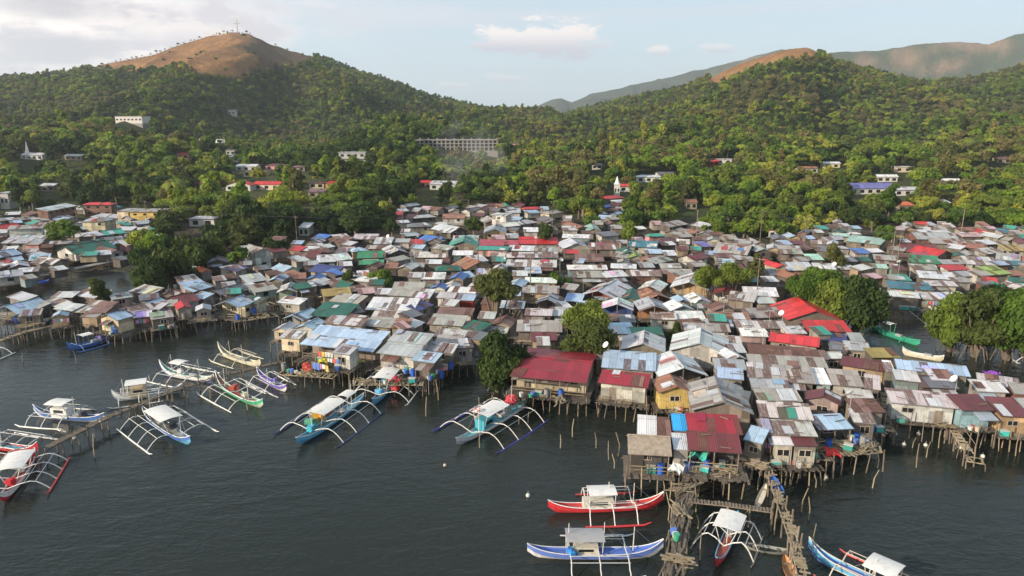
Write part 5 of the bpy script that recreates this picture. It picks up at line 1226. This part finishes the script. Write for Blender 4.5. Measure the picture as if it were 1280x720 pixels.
walkway([(300,386),(345,378)],2.6,1.7,'upper bamboo frame platform behind the scaffold deck',mat='bamboo',messy=.9,name='scaffold_deck')
walkway([(1188,530),(1212,565)],.8,1.5,'steep bamboo gangway at the right waterfront',mat='bamboo',messy=.3,rail=True)
walkway([(1206,572),(1230,576)],1.4,.8,'little bamboo raft frame with a white float',mat='bamboo',messy=.8,name='raft_deck')
walkway([(1040,560),(1090,556)],3.4,1.9,'junk laden bamboo platform at the right front block',mat='bamboo',messy=.5,name='bamboo_platform',stilt_gap=1.1)
walkway([(975,566),(1040,571)],1.5,1.8,'narrow porch deck under the lower rust striped roof',mat='wood',messy=.3,name='porch_deck')
walkway([(842,586),(905,592)],1.5,1.8,'crowded porch deck at the head of the plank jetty',mat='wood',messy=.2,name='porch_deck')
walkway([(440,478),(530,478)],1.6,1.5,'ragged porch deck behind the turquoise boat',mat='bamboo',messy=.5,name='porch_deck')
walkway([(350,465),(420,470)],1.6,1.4,'low porch deck below the patched blue roof',mat='bamboo',messy=.5,name='porch_deck')
walkway([(600,508),(650,500)],.7,1.0,'thin pole walkway beside the crimson house',mat='bamboo',messy=.5)
walkway([(1105,482),(1112,540)],.9,1.3,'side gangway left of the whitish walled stilt house',mat='bamboo',messy=.4)

# ---- posts, floats, odds and ends
def item(name, cat, desc, group, px, py, z, fn, pos=None):
    P = pos if pos is not None else unproj(px, py, z); root = empty(name, P, R.uniform(0, 6.28)); tag(root, None, cat, group); fn(root)
    q = proj(P); AUTO.append((root, desc, '', q[0], q[1])); return root
def f_pole(r):
    h = R.uniform(1.2, 2.6); MB().tube([(0, 0, -1), (R.uniform(-.15, .15), R.uniform(-.1, .1), h * .5), (R.uniform(-.45, .45), R.uniform(-.3, .3), h)], [.06, .05, .035], n=5).build('shaft', M['bamboo'], r)
for (px, py) in [(14,558),(118,572),(262,500),(310,512),(532,520),(534,470),(548,500),(700,560),(716,546),(762,575),(772,570),(768,585),(745,560),(812,602),(800,596),(1030,600),(1096,585),(1102,560),(1140,560),(1158,572),(1146,585),(1174,560),(1090,610),(930,655),(936,648),(968,668),(1010,650),(1016,690),(1002,640),(940,600),(948,612),(905,600),(600,560),(648,530),(660,528),(1040,590),(1240,545),(1252,560),(1270,570),(30,452),(400,478),(360,480),(95,455),(1020,610),(870,640),(872,660),(835,650),(832,690),(876,700),(830,620)]:
    item('mooring_pole', 'pole', 'crooked bamboo mooring pole', 'mooring poles in the water', px, py, 0, f_pole)
def buoy(cols):
    def f(r):
        MB().tube([(0, 0, -.15), (0, 0, .0), (0, 0, .22), (0, 0, .32)], [.15, .26, .24, .1], cols[0] + (0,), 10).build('float_body', M['plastic'], r)
        MB().bar((0, 0, .3), (0, 0, .6), .03, cols[1] + (0,)).build('handle', M['plastic'], r)
        k_ = R.uniform(.55, .9); r.scale = (k_, k_, k_)
    return f
for (px, py, c, d) in [(556,582,((.6,.5,.4),(.6,.2,.05)),'orange topped float'),(660,620,((.6,.6,.55),(.5,.5,.5)),'small white float'),(93,548,((.6,.6,.55),(.5,.5,.5)),'white float'),(467,503,((.65,.65,.65),(.5,.5,.5)),'white float'),(1148,543,((.6,.6,.55),(.5,.5,.5)),'white float'),(1157,557,((.6,.6,.55),(.5,.5,.5)),'white float'),(1130,556,((.5,.5,.45),(.5,.5,.5)),'grey float'),(1200,560,((.6,.6,.55),(.5,.5,.5)),'white float'),(1033,598,((.5,.5,.45),(.5,.5,.5)),'grey float'),(1228,571,((.75,.72,.62),(.5,.5,.5)),'large cream float'),(1160,533,((.6,.6,.55),(.5,.5,.5)),'white float'),(1120,543,((.6,.6,.55),(.5,.5,.5)),'white float')]:
    item('buoy', 'float', d, 'floats on the water', px, py, 0, buoy(c))
def f_dish(r):
    MB().bar((0, 0, -1.5), (0, 0, .9), .035, (.4, .4, .4, 0)).build('mast', M['metal'], r)
    m = MB(); n = 14; pr = None
    for j in range(4):
        q = j / 3; ring = [Vector((math.cos(2 * math.pi * k / n) * q * .42, -.25 - .16 * q * q + math.sin(2 * math.pi * k / n) * q * .27, 1.0 + math.sin(2 * math.pi * k / n) * q * .33)) for k in range(n)]
        if pr:
            for k in range(n): m.face([pr[k], pr[(k + 1) % n], ring[(k + 1) % n], ring[k]], None, (.72, .70, .66, 0))
        pr = ring
    m.build('dish', M['plastic'], r)
for (px, py) in [(1195,484),(978,399),(962,398),(1043,336),(1124,334),(872,384),(845,305),(670,303),(954,424),(1098,374),(628,328),(700,330),(520,300),(760,440),(575,330),(905,382),(1063,505),(1138,338),(486,300),(206,332)]:
    item('satellite_dish', 'dish', 'white satellite dish', 'satellite dishes above the roofs', px, py, 4.9, f_dish)
def drum(c):
    def f(r):
        MB().tube([(0, 0, 0), (0, 0, .28), (0, 0, .3), (0, 0, .6), (0, 0, .62), (0, 0, .88)], [.28, .28, .3, .3, .28, .28], c + (0,), 12).build('barrel', M['plastic'], r)
        MB().tube([(0, 0, .885), (0, 0, .93)], [.29, .29], tuple(v * .6 for v in c) + (0,), 12).build('lid', M['plastic'], r)
    return f
def f_laundry(r):
    m = MB(); m.bar((-1.3, 0, 1.6), (1.3, 0, 1.62), .015, (.3, .3, .3, 0), 4).bar((-1.3, 0, 0), (-1.3, 0, 1.7), .03).bar((1.3, 0, 0), (1.3, 0, 1.7), .03); m.build('line', M['bamboo'], r)
    x = -1.2
    while x < 1.1:
        w = R.uniform(.3, .6); c = R.choice([(.6, .1, .1), (.1, .2, .5), (.65, .65, .62), (.6, .45, .1), (.5, .2, .4), (.1, .35, .3), (.1, .1, .12), (.62, .3, .3)]) + (0,); h = R.uniform(.5, .9)
        g = MB(); k = 4
        for i in range(k):
            g.face([(x + w * i / k, .05 * math.sin(i * 2), 1.6 - h), (x + w * (i + 1) / k, .05 * math.sin(i * 2 + 2), 1.6 - h), (x + w * (i + 1) / k, 0, 1.6), (x + w * i / k, 0, 1.6)], None, c)
        g.build('garment', M['cloth'], r); x += w + .08
def f_pile(r):
    m = MB()
    for i in range(16): m.box((R.gauss(0, .5), R.gauss(0, .3), .05 + .05 * (i // 3)), (R.uniform(.6, 1.9), R.uniform(.06, .2), .05), (1, 1, 1, 0), R.uniform(-.6, .6))
    m.build('planks', M['bamboo'], r)
def junk(cols):
    def f(r):
        for c in cols:
            m = MB(); x, y = R.gauss(0, .35), R.gauss(0, .25)
            m.tube([(x, y, 0), (x, y, R.uniform(.3, .55))], [.2, .26], c + (0,), 9); m.build('bucket', M['plastic'], r)
    return f
def f_basket(r):
    MB().box((0, 0, .25), (.75, .5, .5), jit((.05, .35, .3), .4) + (0,)).build('crate_body', M['plastic'], r); MB().box((0, 0, .54), (.8, .55, .07), (.5, .5, .45, 0)).build('lid', M['plastic'], r)
def f_tarp(c):
    def f(r):
        m = MB(); k = 6
        for i in range(k):
            for j in range(3):
                P = [(-1 + 2 * (i + a) / k, -.6 + .4 * (j + b), .5 + .25 * math.sin((i + a) * 1.7 + (j + b)) - .12 * abs(j + b - 1.5)) for a, b in ((0, 0), (1, 0), (1, 1), (0, 1))]
                m.face(P, None, c + (0,))
        weld(m.build('sheet', M['cloth'], r))
        for x in (-.8, .8): MB().bar((x, 0, -.1), (x, 0, .5), .04).build('support', M['bamboo'], r)
    return f
def f_wood(r):
    m = MB()
    for i in range(18): m.bar((R.gauss(0, .04) - .35, -.3 + .1 * (i % 6), .05 + .1 * (i // 6)), (.35 + R.gauss(0, .05), -.3 + .1 * (i % 6), .05 + .1 * (i // 6)), .045, n=5)
    m.build('sticks', M['wood'], r)
def f_trap(r):
    m = MB()
    for i in range(12):
        a = i * math.pi / 6; m.bar((-.5, .25 * math.cos(a), .27 + .25 * math.sin(a)), (.5, .25 * math.cos(a), .27 + .25 * math.sin(a)), .014, n=3)
    for x in (-.48, -.16, .16, .48): m.tube([(x, .26 * math.cos(i * math.pi / 6), .27 + .26 * math.sin(i * math.pi / 6)) for i in range(13)], .016, n=3)
    m.build('cage', M['bamboo'], r)
KIND = [('water_drum', 'drum', 'blue water drum', drum((.03, .12, .5))), ('plank_pile', 'planks', 'pile of loose planks', f_pile), ('laundry_line', 'laundry', 'line of coloured washing', f_laundry), ('bucket_stack', 'buckets', 'cluster of coloured buckets', junk([(.05, .35, .2), (.1, .2, .6), (.6, .6, .55)])),
        ('plastic_crate', 'crate', 'teal plastic crate', f_basket), ('firewood_stack', 'firewood', 'short stack of firewood', f_wood), ('fish_trap', 'trap', 'cylindrical wicker fish trap', f_trap), ('bucket_stack', 'buckets', 'cluster of pale buckets', junk([(.5, .45, .35), (.6, .6, .58), (.4, .1, .08)])), ('water_drum', 'drum', 'grey water drum', drum((.25, .25, .24)))]
CR_ = random.Random(3)
front = [o for o in specs if o['Y'] < 122 and terrain(o['O'].x, o['Y']) < .5 and (o.get('front') or not intown(o['px'], o['py'] + 22)) and 0 < o['px'] < 1280]
for o in front:
    for q in range(5 if o['W'] > 7 else (3 if o['W'] > 4 else 2)):
        k = CR_.choice(KIND); lx = CR_.uniform(-.4, .4) * o['W']; ca, sa = math.cos(o['yaw']), math.sin(o['yaw']); ly = -o['D'] / 2 + CR_.uniform(-.3, .9 if o.get('porch') else -.05)
        p = Vector((o['O'].x + lx * ca - ly * sa, o['O'].y + lx * sa + ly * ca, o['O'].z))
        it = item(k[0], k[1], k[2], 'household things on the porch decks', 0, 0, 0, k[3], pos=p); it.rotation_euler.z = o['yaw']; it.scale = (.8, .8, .8) if k[0] == 'laundry_line' else (1, 1, 1)
for (px, py, z, ki) in [(848,584,1.85,0),(858,586,1.85,3),(872,585,1.85,3),(880,590,1.85,4),(893,587,1.85,3),(902,584,1.85,4),(866,578,1.85,5),(912,586,1.85,1),(888,578,1.85,2),(849,640,1.6,1),(855,612,1.6,1),(846,672,1.6,3),(849,700,1.6,1),(1050,555,2,1),(1065,552,2,3),(1078,556,2,5),(1085,560,2,1),(1060,562,2,4),(1000,566,1.9,1),(1020,568,1.9,2),(460,478,1.6,1),(480,478,1.6,3),(500,477,1.6,1),(515,478,1.6,4),(365,466,1.5,3),(380,468,1.5,1),(400,470,1.5,2),(330,393,1.6,1),(662,496,1.9,3),(700,500,1.9,1),(355,462,1.5,5)]:
    k = KIND[{5: 8}.get(ki, ki)]; item(k[0], k[1], k[2], 'household things on the porch decks', px, py, z, k[3])
for (px, py, z, c, d) in [(870,572,3.0,(.05,.4,.3),'teal tarp awning'),(1040,570,1.6,(.6,.03,.03),'red tarp'),(492,476,1.8,(.5,.05,.06),'red tarp'),(638,504,1.3,(.55,.04,.06),'red cloth bundle'),(385,462,1.8,(.55,.08,.05),'red tarp'),(404,455,1.8,(.6,.5,.05),'yellow tarp'),(447,455,1.9,(.5,.45,.1),'yellow tarp'),(1240,470,1.0,(.2,.05,.35),'purple tarp'),(1272,520,2.2,(.5,.55,.05),'yellow green tarp'),(845,590,2.2,(.6,.6,.58),'white tarp')]:
    item('tarp_awning', 'tarp', d, 'tarps strung by the waterfront', px, py, z, f_tarp(c))
def f_upole(r):
    MB().bar((0, 0, -1), (0, 0, 8), .11, n=7, w2=.08).build('shaft', M['wood'], r); MB().box((0, 0, 7.6), (1.5, .1, .1)).build('crossarm', M['wood'], r)
for (px, py) in [(663,372),(598,345),(745,330),(1120,340),(505,300),(950,300),(372,310),(185,285),(1005,310),(870,300),(1200,300),(100,300),(690,300),(945,378),(1113,336)]:
    item('utility_pole', 'pole', 'wooden utility pole', 'utility poles rising between the roofs', px, py, 1.5, f_upole)

UP = [o for o in list(bpy.data.objects) if o.name.startswith('utility_pole')]
UP.sort(key=lambda o: o.location.x)
done = set()
for a in UP:
    bs = sorted([b for b in UP if b is not a and (min(a.name, b.name), max(a.name, b.name)) not in done], key=lambda b: (b.location - a.location).length)[:1]
    for b in bs:
        if (b.location - a.location).length > 75: continue
        done.add((min(a.name, b.name), max(a.name, b.name)))
        root = empty('power_line', a.location); tag(root, None, 'cable', 'power lines between the utility poles'); m = MB(); d = b.location - a.location
        for off in (-.6, .6):
            m.tube([Vector((off, 0, 7.7)) + d * (i / 8) - Vector((0, 0, 4 * 1.1 * (i / 8) * (1 - i / 8))) for i in range(9)], .022, (.05, .05, .05, 0), 3)
        m.build('cable', M['plastic'], root); q = proj(a.location + d / 2 + Vector((0, 0, 7))); AUTO.append((root, 'sagging black power line', '', q[0], q[1]))
# ---- labels for everything that did not get one by hand
LMK = [('the yellow minaret',488,255),('the crimson waterfront house',690,455),('the huge red gable',1010,388),('the large dark green roof',415,388),('the patched pale blue roof',425,420),('the large plain grey roof',505,430),('the yellow walled house',178,266),
 ('the left boardwalk',220,490),('the cluttered plank jetty',850,645),('the grey green round tree',618,362),('the tree behind the crimson house',735,405),('the inlet tree',625,440),('the lagoon mangroves',1230,400),('the long mint roof',1078,300),('the thatched hut',812,558),('the long bright red roof',672,300),
 ('the two dark teal roofs',1140,358),('the tall tan gable',905,490),('the long pale blue lagoon roof',1167,462),('the red hipped house',120,254),('the blue walled gable',771,382),('the navy roofed house',403,338),('the white box house',623,266),('the alley tree pair',900,345),('the concrete causeway',80,338),
 ('the cream house by the blue boat',134,400),('the cream gable by the scaffold',283,388),('the channel mangroves',215,320),('the ochre roof',421,366),('the olive hipped roof',561,334),('the teal hipped roof',822,292),('the plain green roof on the right',1158,325),('the yellow green roof',1252,340),('the long orange brown roof',912,396),
 ('the rust striped front roofs',985,525),('the whitish stilt house',1155,510),('the bright blue roof sheet',850,530),('the broken bamboo jetty',985,650),('the largest teal boat',615,525),('the summit cross',307,34),('the white forest block',440,200),('the concrete frame building',570,182),('the red villa row',330,232),('the slim white tower',772,238),
 ('the blue violet hall',1092,238),('the white walled two storey house',329,312),('the light grey gable',861,354),('the vivid orange roof',259,338),('the navy gabled water house',403,340),('the small red roof by the mangroves',966,288),('the cream square hut',1124,294),('the maroon ridged roof',1156,310),('the white gabled villa',298,235),('the junk platform',1065,560),('the far left church',40,196),('the orange mangrove shed',1133,264),('the wide light grey roof',487,380)]
ORD = ['nearest', 'second nearest', 'third nearest', 'fourth nearest', 'fifth nearest', 'sixth nearest', 'seventh nearest', 'eighth nearest', 'ninth nearest', 'tenth nearest'] 
groups = {}
for (o, d, noun, px, py) in AUTO:
    best = sorted(LMK, key=lambda l: (l[1] - px) ** 2 + ((l[2] - py) * 1.6) ** 2)[0]
    dx, dy = px - best[1], (py - best[2]) * 1.6
    if abs(dx) > abs(dy): w_ = 'to the right of' if dx > 0 else 'to the left of'
    else: w_ = 'below' if dy > 0 else 'above'
    groups.setdefault((d, noun, w_, best[0]), []).append((math.hypot(dx, dy), o))
for (d, noun, w_, l), L_ in groups.items():
    L_.sort(key=lambda t: t[0])
    for i, (_, o) in enumerate(L_):
        full = (noun + ' with ' + d if noun else d)
        if len(L_) == 1: s = full + ' ' + w_ + ' ' + l
        else: s = (ORD[i] if i < 10 else 'row-%d' % i) + ' ' + full + ' ' + w_ + ' ' + l
        if i >= 10: s = 'further ' + full + ' ' + w_ + ' ' + l
        ws = s.split(); o['label'] = ' '.join(ws[:16])

# ---- haze
hz = MB(); hz.box((0, 2600, 247), (17500, 7400, 506)); ho = hz.build('haze', M['white']); ho.data.materials.clear()
hm = bpy.data.materials.new('haze_air'); hm.use_nodes = True; nn = hm.node_tree.nodes; nn.clear()
out = nn.new('ShaderNodeOutputMaterial'); pv = nn.new('ShaderNodeVolumePrincipled'); pv.inputs['Color'].default_value = (.86, .92, 1, 1); pv.inputs['Density'].default_value = HAZE
pv.inputs['Anisotropy'].default_value = .3
hm.node_tree.links.new(pv.outputs[0], out.inputs['Volume']); ho.data.materials.append(hm); tag(ho, kind='stuff'); tag(ho, 'thin pale haze filling the air over the bay', 'haze')

# a wisp of smoke over the valley
Ps = hit(592, 236); m = MB(); N1, N2 = 14, 8
for i in range(N1):
    for j in range(N2):
        q = []
        for a, b in ((i, j), (i + 1, j), (i + 1, j + 1), (i, j + 1)):
            th, ph = 2 * math.pi * a / N1, math.pi * b / N2
            q.append((15 * math.sin(ph) * math.cos(th) + 3 * math.cos(ph), 12 * math.sin(ph) * math.sin(th), -16 * math.cos(ph)))
        m.face(q)
so_ = m.build('smoke', M['white']); weld(so_); so_.location = Ps + Vector((0, -14, 13)); so_.data.materials.clear()
sm = bpy.data.materials.new('smoke_air'); sm.use_nodes = True; nn = sm.node_tree.nodes; nn.clear(); ll = sm.node_tree.links
out = nn.new('ShaderNodeOutputMaterial'); pv = nn.new('ShaderNodeVolumePrincipled'); pv.inputs['Color'].default_value = (.9, .92, .95, 1)
tcs = nn.new('ShaderNodeTexCoord'); ns_ = nn.new('ShaderNodeTexNoise'); ns_.inputs['Scale'].default_value = .12; ns_.inputs['Detail'].default_value = 3; ll.new(tcs.outputs['Object'], ns_.inputs['Vector'])
mr_ = nn.new('ShaderNodeMapRange'); mr_.inputs[1].default_value = .42; mr_.inputs[2].default_value = .7; mr_.inputs[4].default_value = .014; ll.new(ns_.outputs[0], mr_.inputs[0]); ll.new(mr_.outputs[0], pv.inputs['Density'])
ll.new(pv.outputs[0], out.inputs['Volume']); so_.data.materials.append(sm); tag(so_, 'thin pale smoke drifting up from the valley behind the village', 'smoke', kind='stuff')
# ---- sky and light
SUN_AZ, SUN_EL = math.radians(-122), math.radians(22)      # azimuth from the view direction, positive to the right
wd = bpy.data.worlds.new('World'); SC.world = wd; wd.use_nodes = True; n = wd.node_tree.nodes; l = wd.node_tree.links; n.clear()
bg = n.new('ShaderNodeBackground'); ow = n.new('ShaderNodeOutputWorld'); l.new(bg.outputs[0], ow.inputs[0])
sky = n.new('ShaderNodeTexSky'); sky.sky_type = 'NISHITA'; sky.sun_disc = False; sky.sun_elevation = SUN_EL; sky.sun_rotation = SUN_AZ; sky.dust_density = 1.6; sky.air_density = 1.0
tc = n.new('ShaderNodeTexCoord'); sx = n.new('ShaderNodeSeparateXYZ'); l.new(tc.outputs['Generated'], sx.inputs[0])
def m_(op, a, b=0., c=None):
    x = n.new('ShaderNodeMath'); x.operation = op
    for i, v in enumerate((a, b, c)):
        if v is None: continue
        if isinstance(v, bpy.types.NodeSocket): l.new(v, x.inputs[i])
        else: x.inputs[i].default_value = v
    return x.outputs[0]
az = m_('ARCTAN2', sx.outputs[0], sx.outputs[1]); el = m_('ARCSINE', sx.outputs[2])
cv = n.new('ShaderNodeCombineXYZ'); l.new(az, cv.inputs[0]); l.new(m_('MULTIPLY', el, 2.6), cv.inputs[1])
def nz(sc, det=6, off=0, rough=.6):
    mp = n.new('ShaderNodeMapping'); l.new(cv.outputs[0], mp.inputs[0]); mp.inputs[1].default_value = (off, off * .7, off)
    t = n.new('ShaderNodeTexNoise'); t.inputs['Scale'].default_value = sc; t.inputs['Detail'].default_value = det; t.inputs['Roughness'].default_value = rough; l.new(mp.outputs[0], t.inputs['Vector']); return t.outputs[0]
def mr(v, a, b, c=0., d=1.):
    x = n.new('ShaderNodeMapRange'); x.interpolation_type = 'SMOOTHSTEP'
    for i, q in enumerate((v, a, b, c, d)):
        if isinstance(q, bpy.types.NodeSocket): l.new(q, x.inputs[i])
        else: x.inputs[i].default_value = q
    return x.outputs[0]
n4 = nz(26, 7, 5.5, .65); n1 = nz(7, 7, 3.3, .6); n2 = nz(18, 6, 8.1, .6); n3 = nz(2.2, 5, 1.7)
def pazel(px, py):
    v = (px - 640) / F; return math.atan2((px - 640) / F, cp_ + (360 - py) / F * sp_), math.atan(tanv(py) * math.cos(math.atan((px - 640) / 880)))
def blob(px, py, rx, ry, soft=.5, wob=.9, nn_=None):
    a0, e0 = pazel(px, py); kx, ky = rx / 880, ry / 880
    dx = m_('DIVIDE', m_('SUBTRACT', az, a0), kx); dy = m_('DIVIDE', m_('SUBTRACT', el, e0), ky)
    d = m_('SQRT', m_('ADD', m_('MULTIPLY', dx, dx), m_('MULTIPLY', dy, dy)))
    d = m_('ADD', d, m_('MULTIPLY', m_('SUBTRACT', nn_ or n2, .5), wob * 2))
    return mr(d, 1.0 - soft, 1.0 + soft * .4, 1., 0.)
def mx(f, a, b):
    x = n.new('ShaderNodeMix'); x.data_type = 'RGBA'
    for i, v in ((0, f), (6, a), (7, b)):
        if isinstance(v, bpy.types.NodeSocket): l.new(v, x.inputs[i])
        elif i == 0: x.inputs[0].default_value = v
        else: x.inputs[i].default_value = tuple(v) + (1,)
    return x.outputs[2]
K = SKYK
col = mx(1.0, sky.outputs[0], sky.outputs[0])
# thin high veil everywhere, patchy
col = mx(m_('MULTIPLY', mr(n3, .3, .7), .35), col, (6.2 * K, 6.7 * K, 7.2 * K))
col = mx(m_('ADD', .36, m_('MULTIPLY', mr(el, .0, .35, .25, 0.), 1.)), col, (6.4 * K, 7.8 * K, 8.8 * K))
st = mr(n1, .50, .66)
for (px, py, rx, ry, g) in [(330, 14, 330, 26, .55), (560, 22, 240, 12, .4), (900, 12, 300, 8, .35), (120, 30, 200, 40, .6)]:
    col = mx(m_('MULTIPLY', blob(px, py, rx, ry, .8, .8, n1), g), col, (6.2 * K, 6.3 * K, 6.8 * K))
big = blob(60, 38, 270, 74, .6, 1.5, n1)
col = mx(m_('MULTIPLY', big, .95), col, mx(mr(n1, .40, .60), (6.2 * K, 5.9 * K, 6.2 * K), (11.0 * K, 9.8 * K, 9.1 * K)))
sh2 = blob(60, 8, 90, 16, .7, 1.0, n1); col = mx(m_('MULTIPLY', sh2, .75), col, (4.3 * K, 4.2 * K, 4.6 * K))
sh3 = blob(20, 62, 110, 22, .7, 1.0, n1); col = mx(m_('MULTIPLY', sh3, .6), col, (4.9 * K, 4.9 * K, 5.2 * K))
for (px, py, rx, ry, g) in [(640, 50, 52, 18, .95), (698, 49, 52, 23, .95), (826, 64, 13, 7, .7), (897, 60, 20, 6, .5), (632, 98, 26, 6, .35), (568, 107, 20, 4, .35), (395, 8, 30, 8, .2), (225, 44, 60, 22, .7)]:
    b = blob(px, py, rx, ry, .38, 1.5, n4)
    a0, e0 = pazel(px, py)
    lit = mr(m_('DIVIDE', m_('SUBTRACT', el, e0), ry / 880), -.7, .5)
    col = mx(m_('MULTIPLY', b, g), col, mx(lit, (5.4 * K, 5.3 * K, 5.9 * K), (8.9 * K, 8.1 * K, 7.7 * K)))
l.new(col, bg.inputs[0]); bg.inputs[1].default_value = .1
sd = bpy.data.lights.new('sun', 'SUN'); sd.energy = SUNE; sd.angle = math.radians(1.5); sd.color = (1, .86, .68)
so = bpy.data.objects.new('sun', sd); COL.objects.link(so)
dirv = Vector((math.sin(SUN_AZ) * math.cos(SUN_EL), math.cos(SUN_AZ) * math.cos(SUN_EL), math.sin(SUN_EL)))
so.rotation_euler = dirv.to_track_quat('Z', 'Y').to_euler(); so.location = (-300, -60, 200)

cam = bpy.data.cameras.new('camera'); co = bpy.data.objects.new('camera', cam); COL.objects.link(co); SC.camera = co
co.location = (0, 0, CH); co.rotation_euler = (math.pi / 2 - PIT, 0, 0); cam.sensor_width = 36; cam.lens = F / 1280 * 36; cam.clip_end = 20000; cam.clip_start = .5
vs = SC.view_settings; vs.view_transform = 'Standard'; vs.look = 'None'; vs.gamma = 1; vs.exposure = EXPO; vs.use_curve_mapping = False
SC.cycles.volume_bounces = 1; SC.cycles.max_bounces = 6; SC.cycles.volume_max_steps = 64
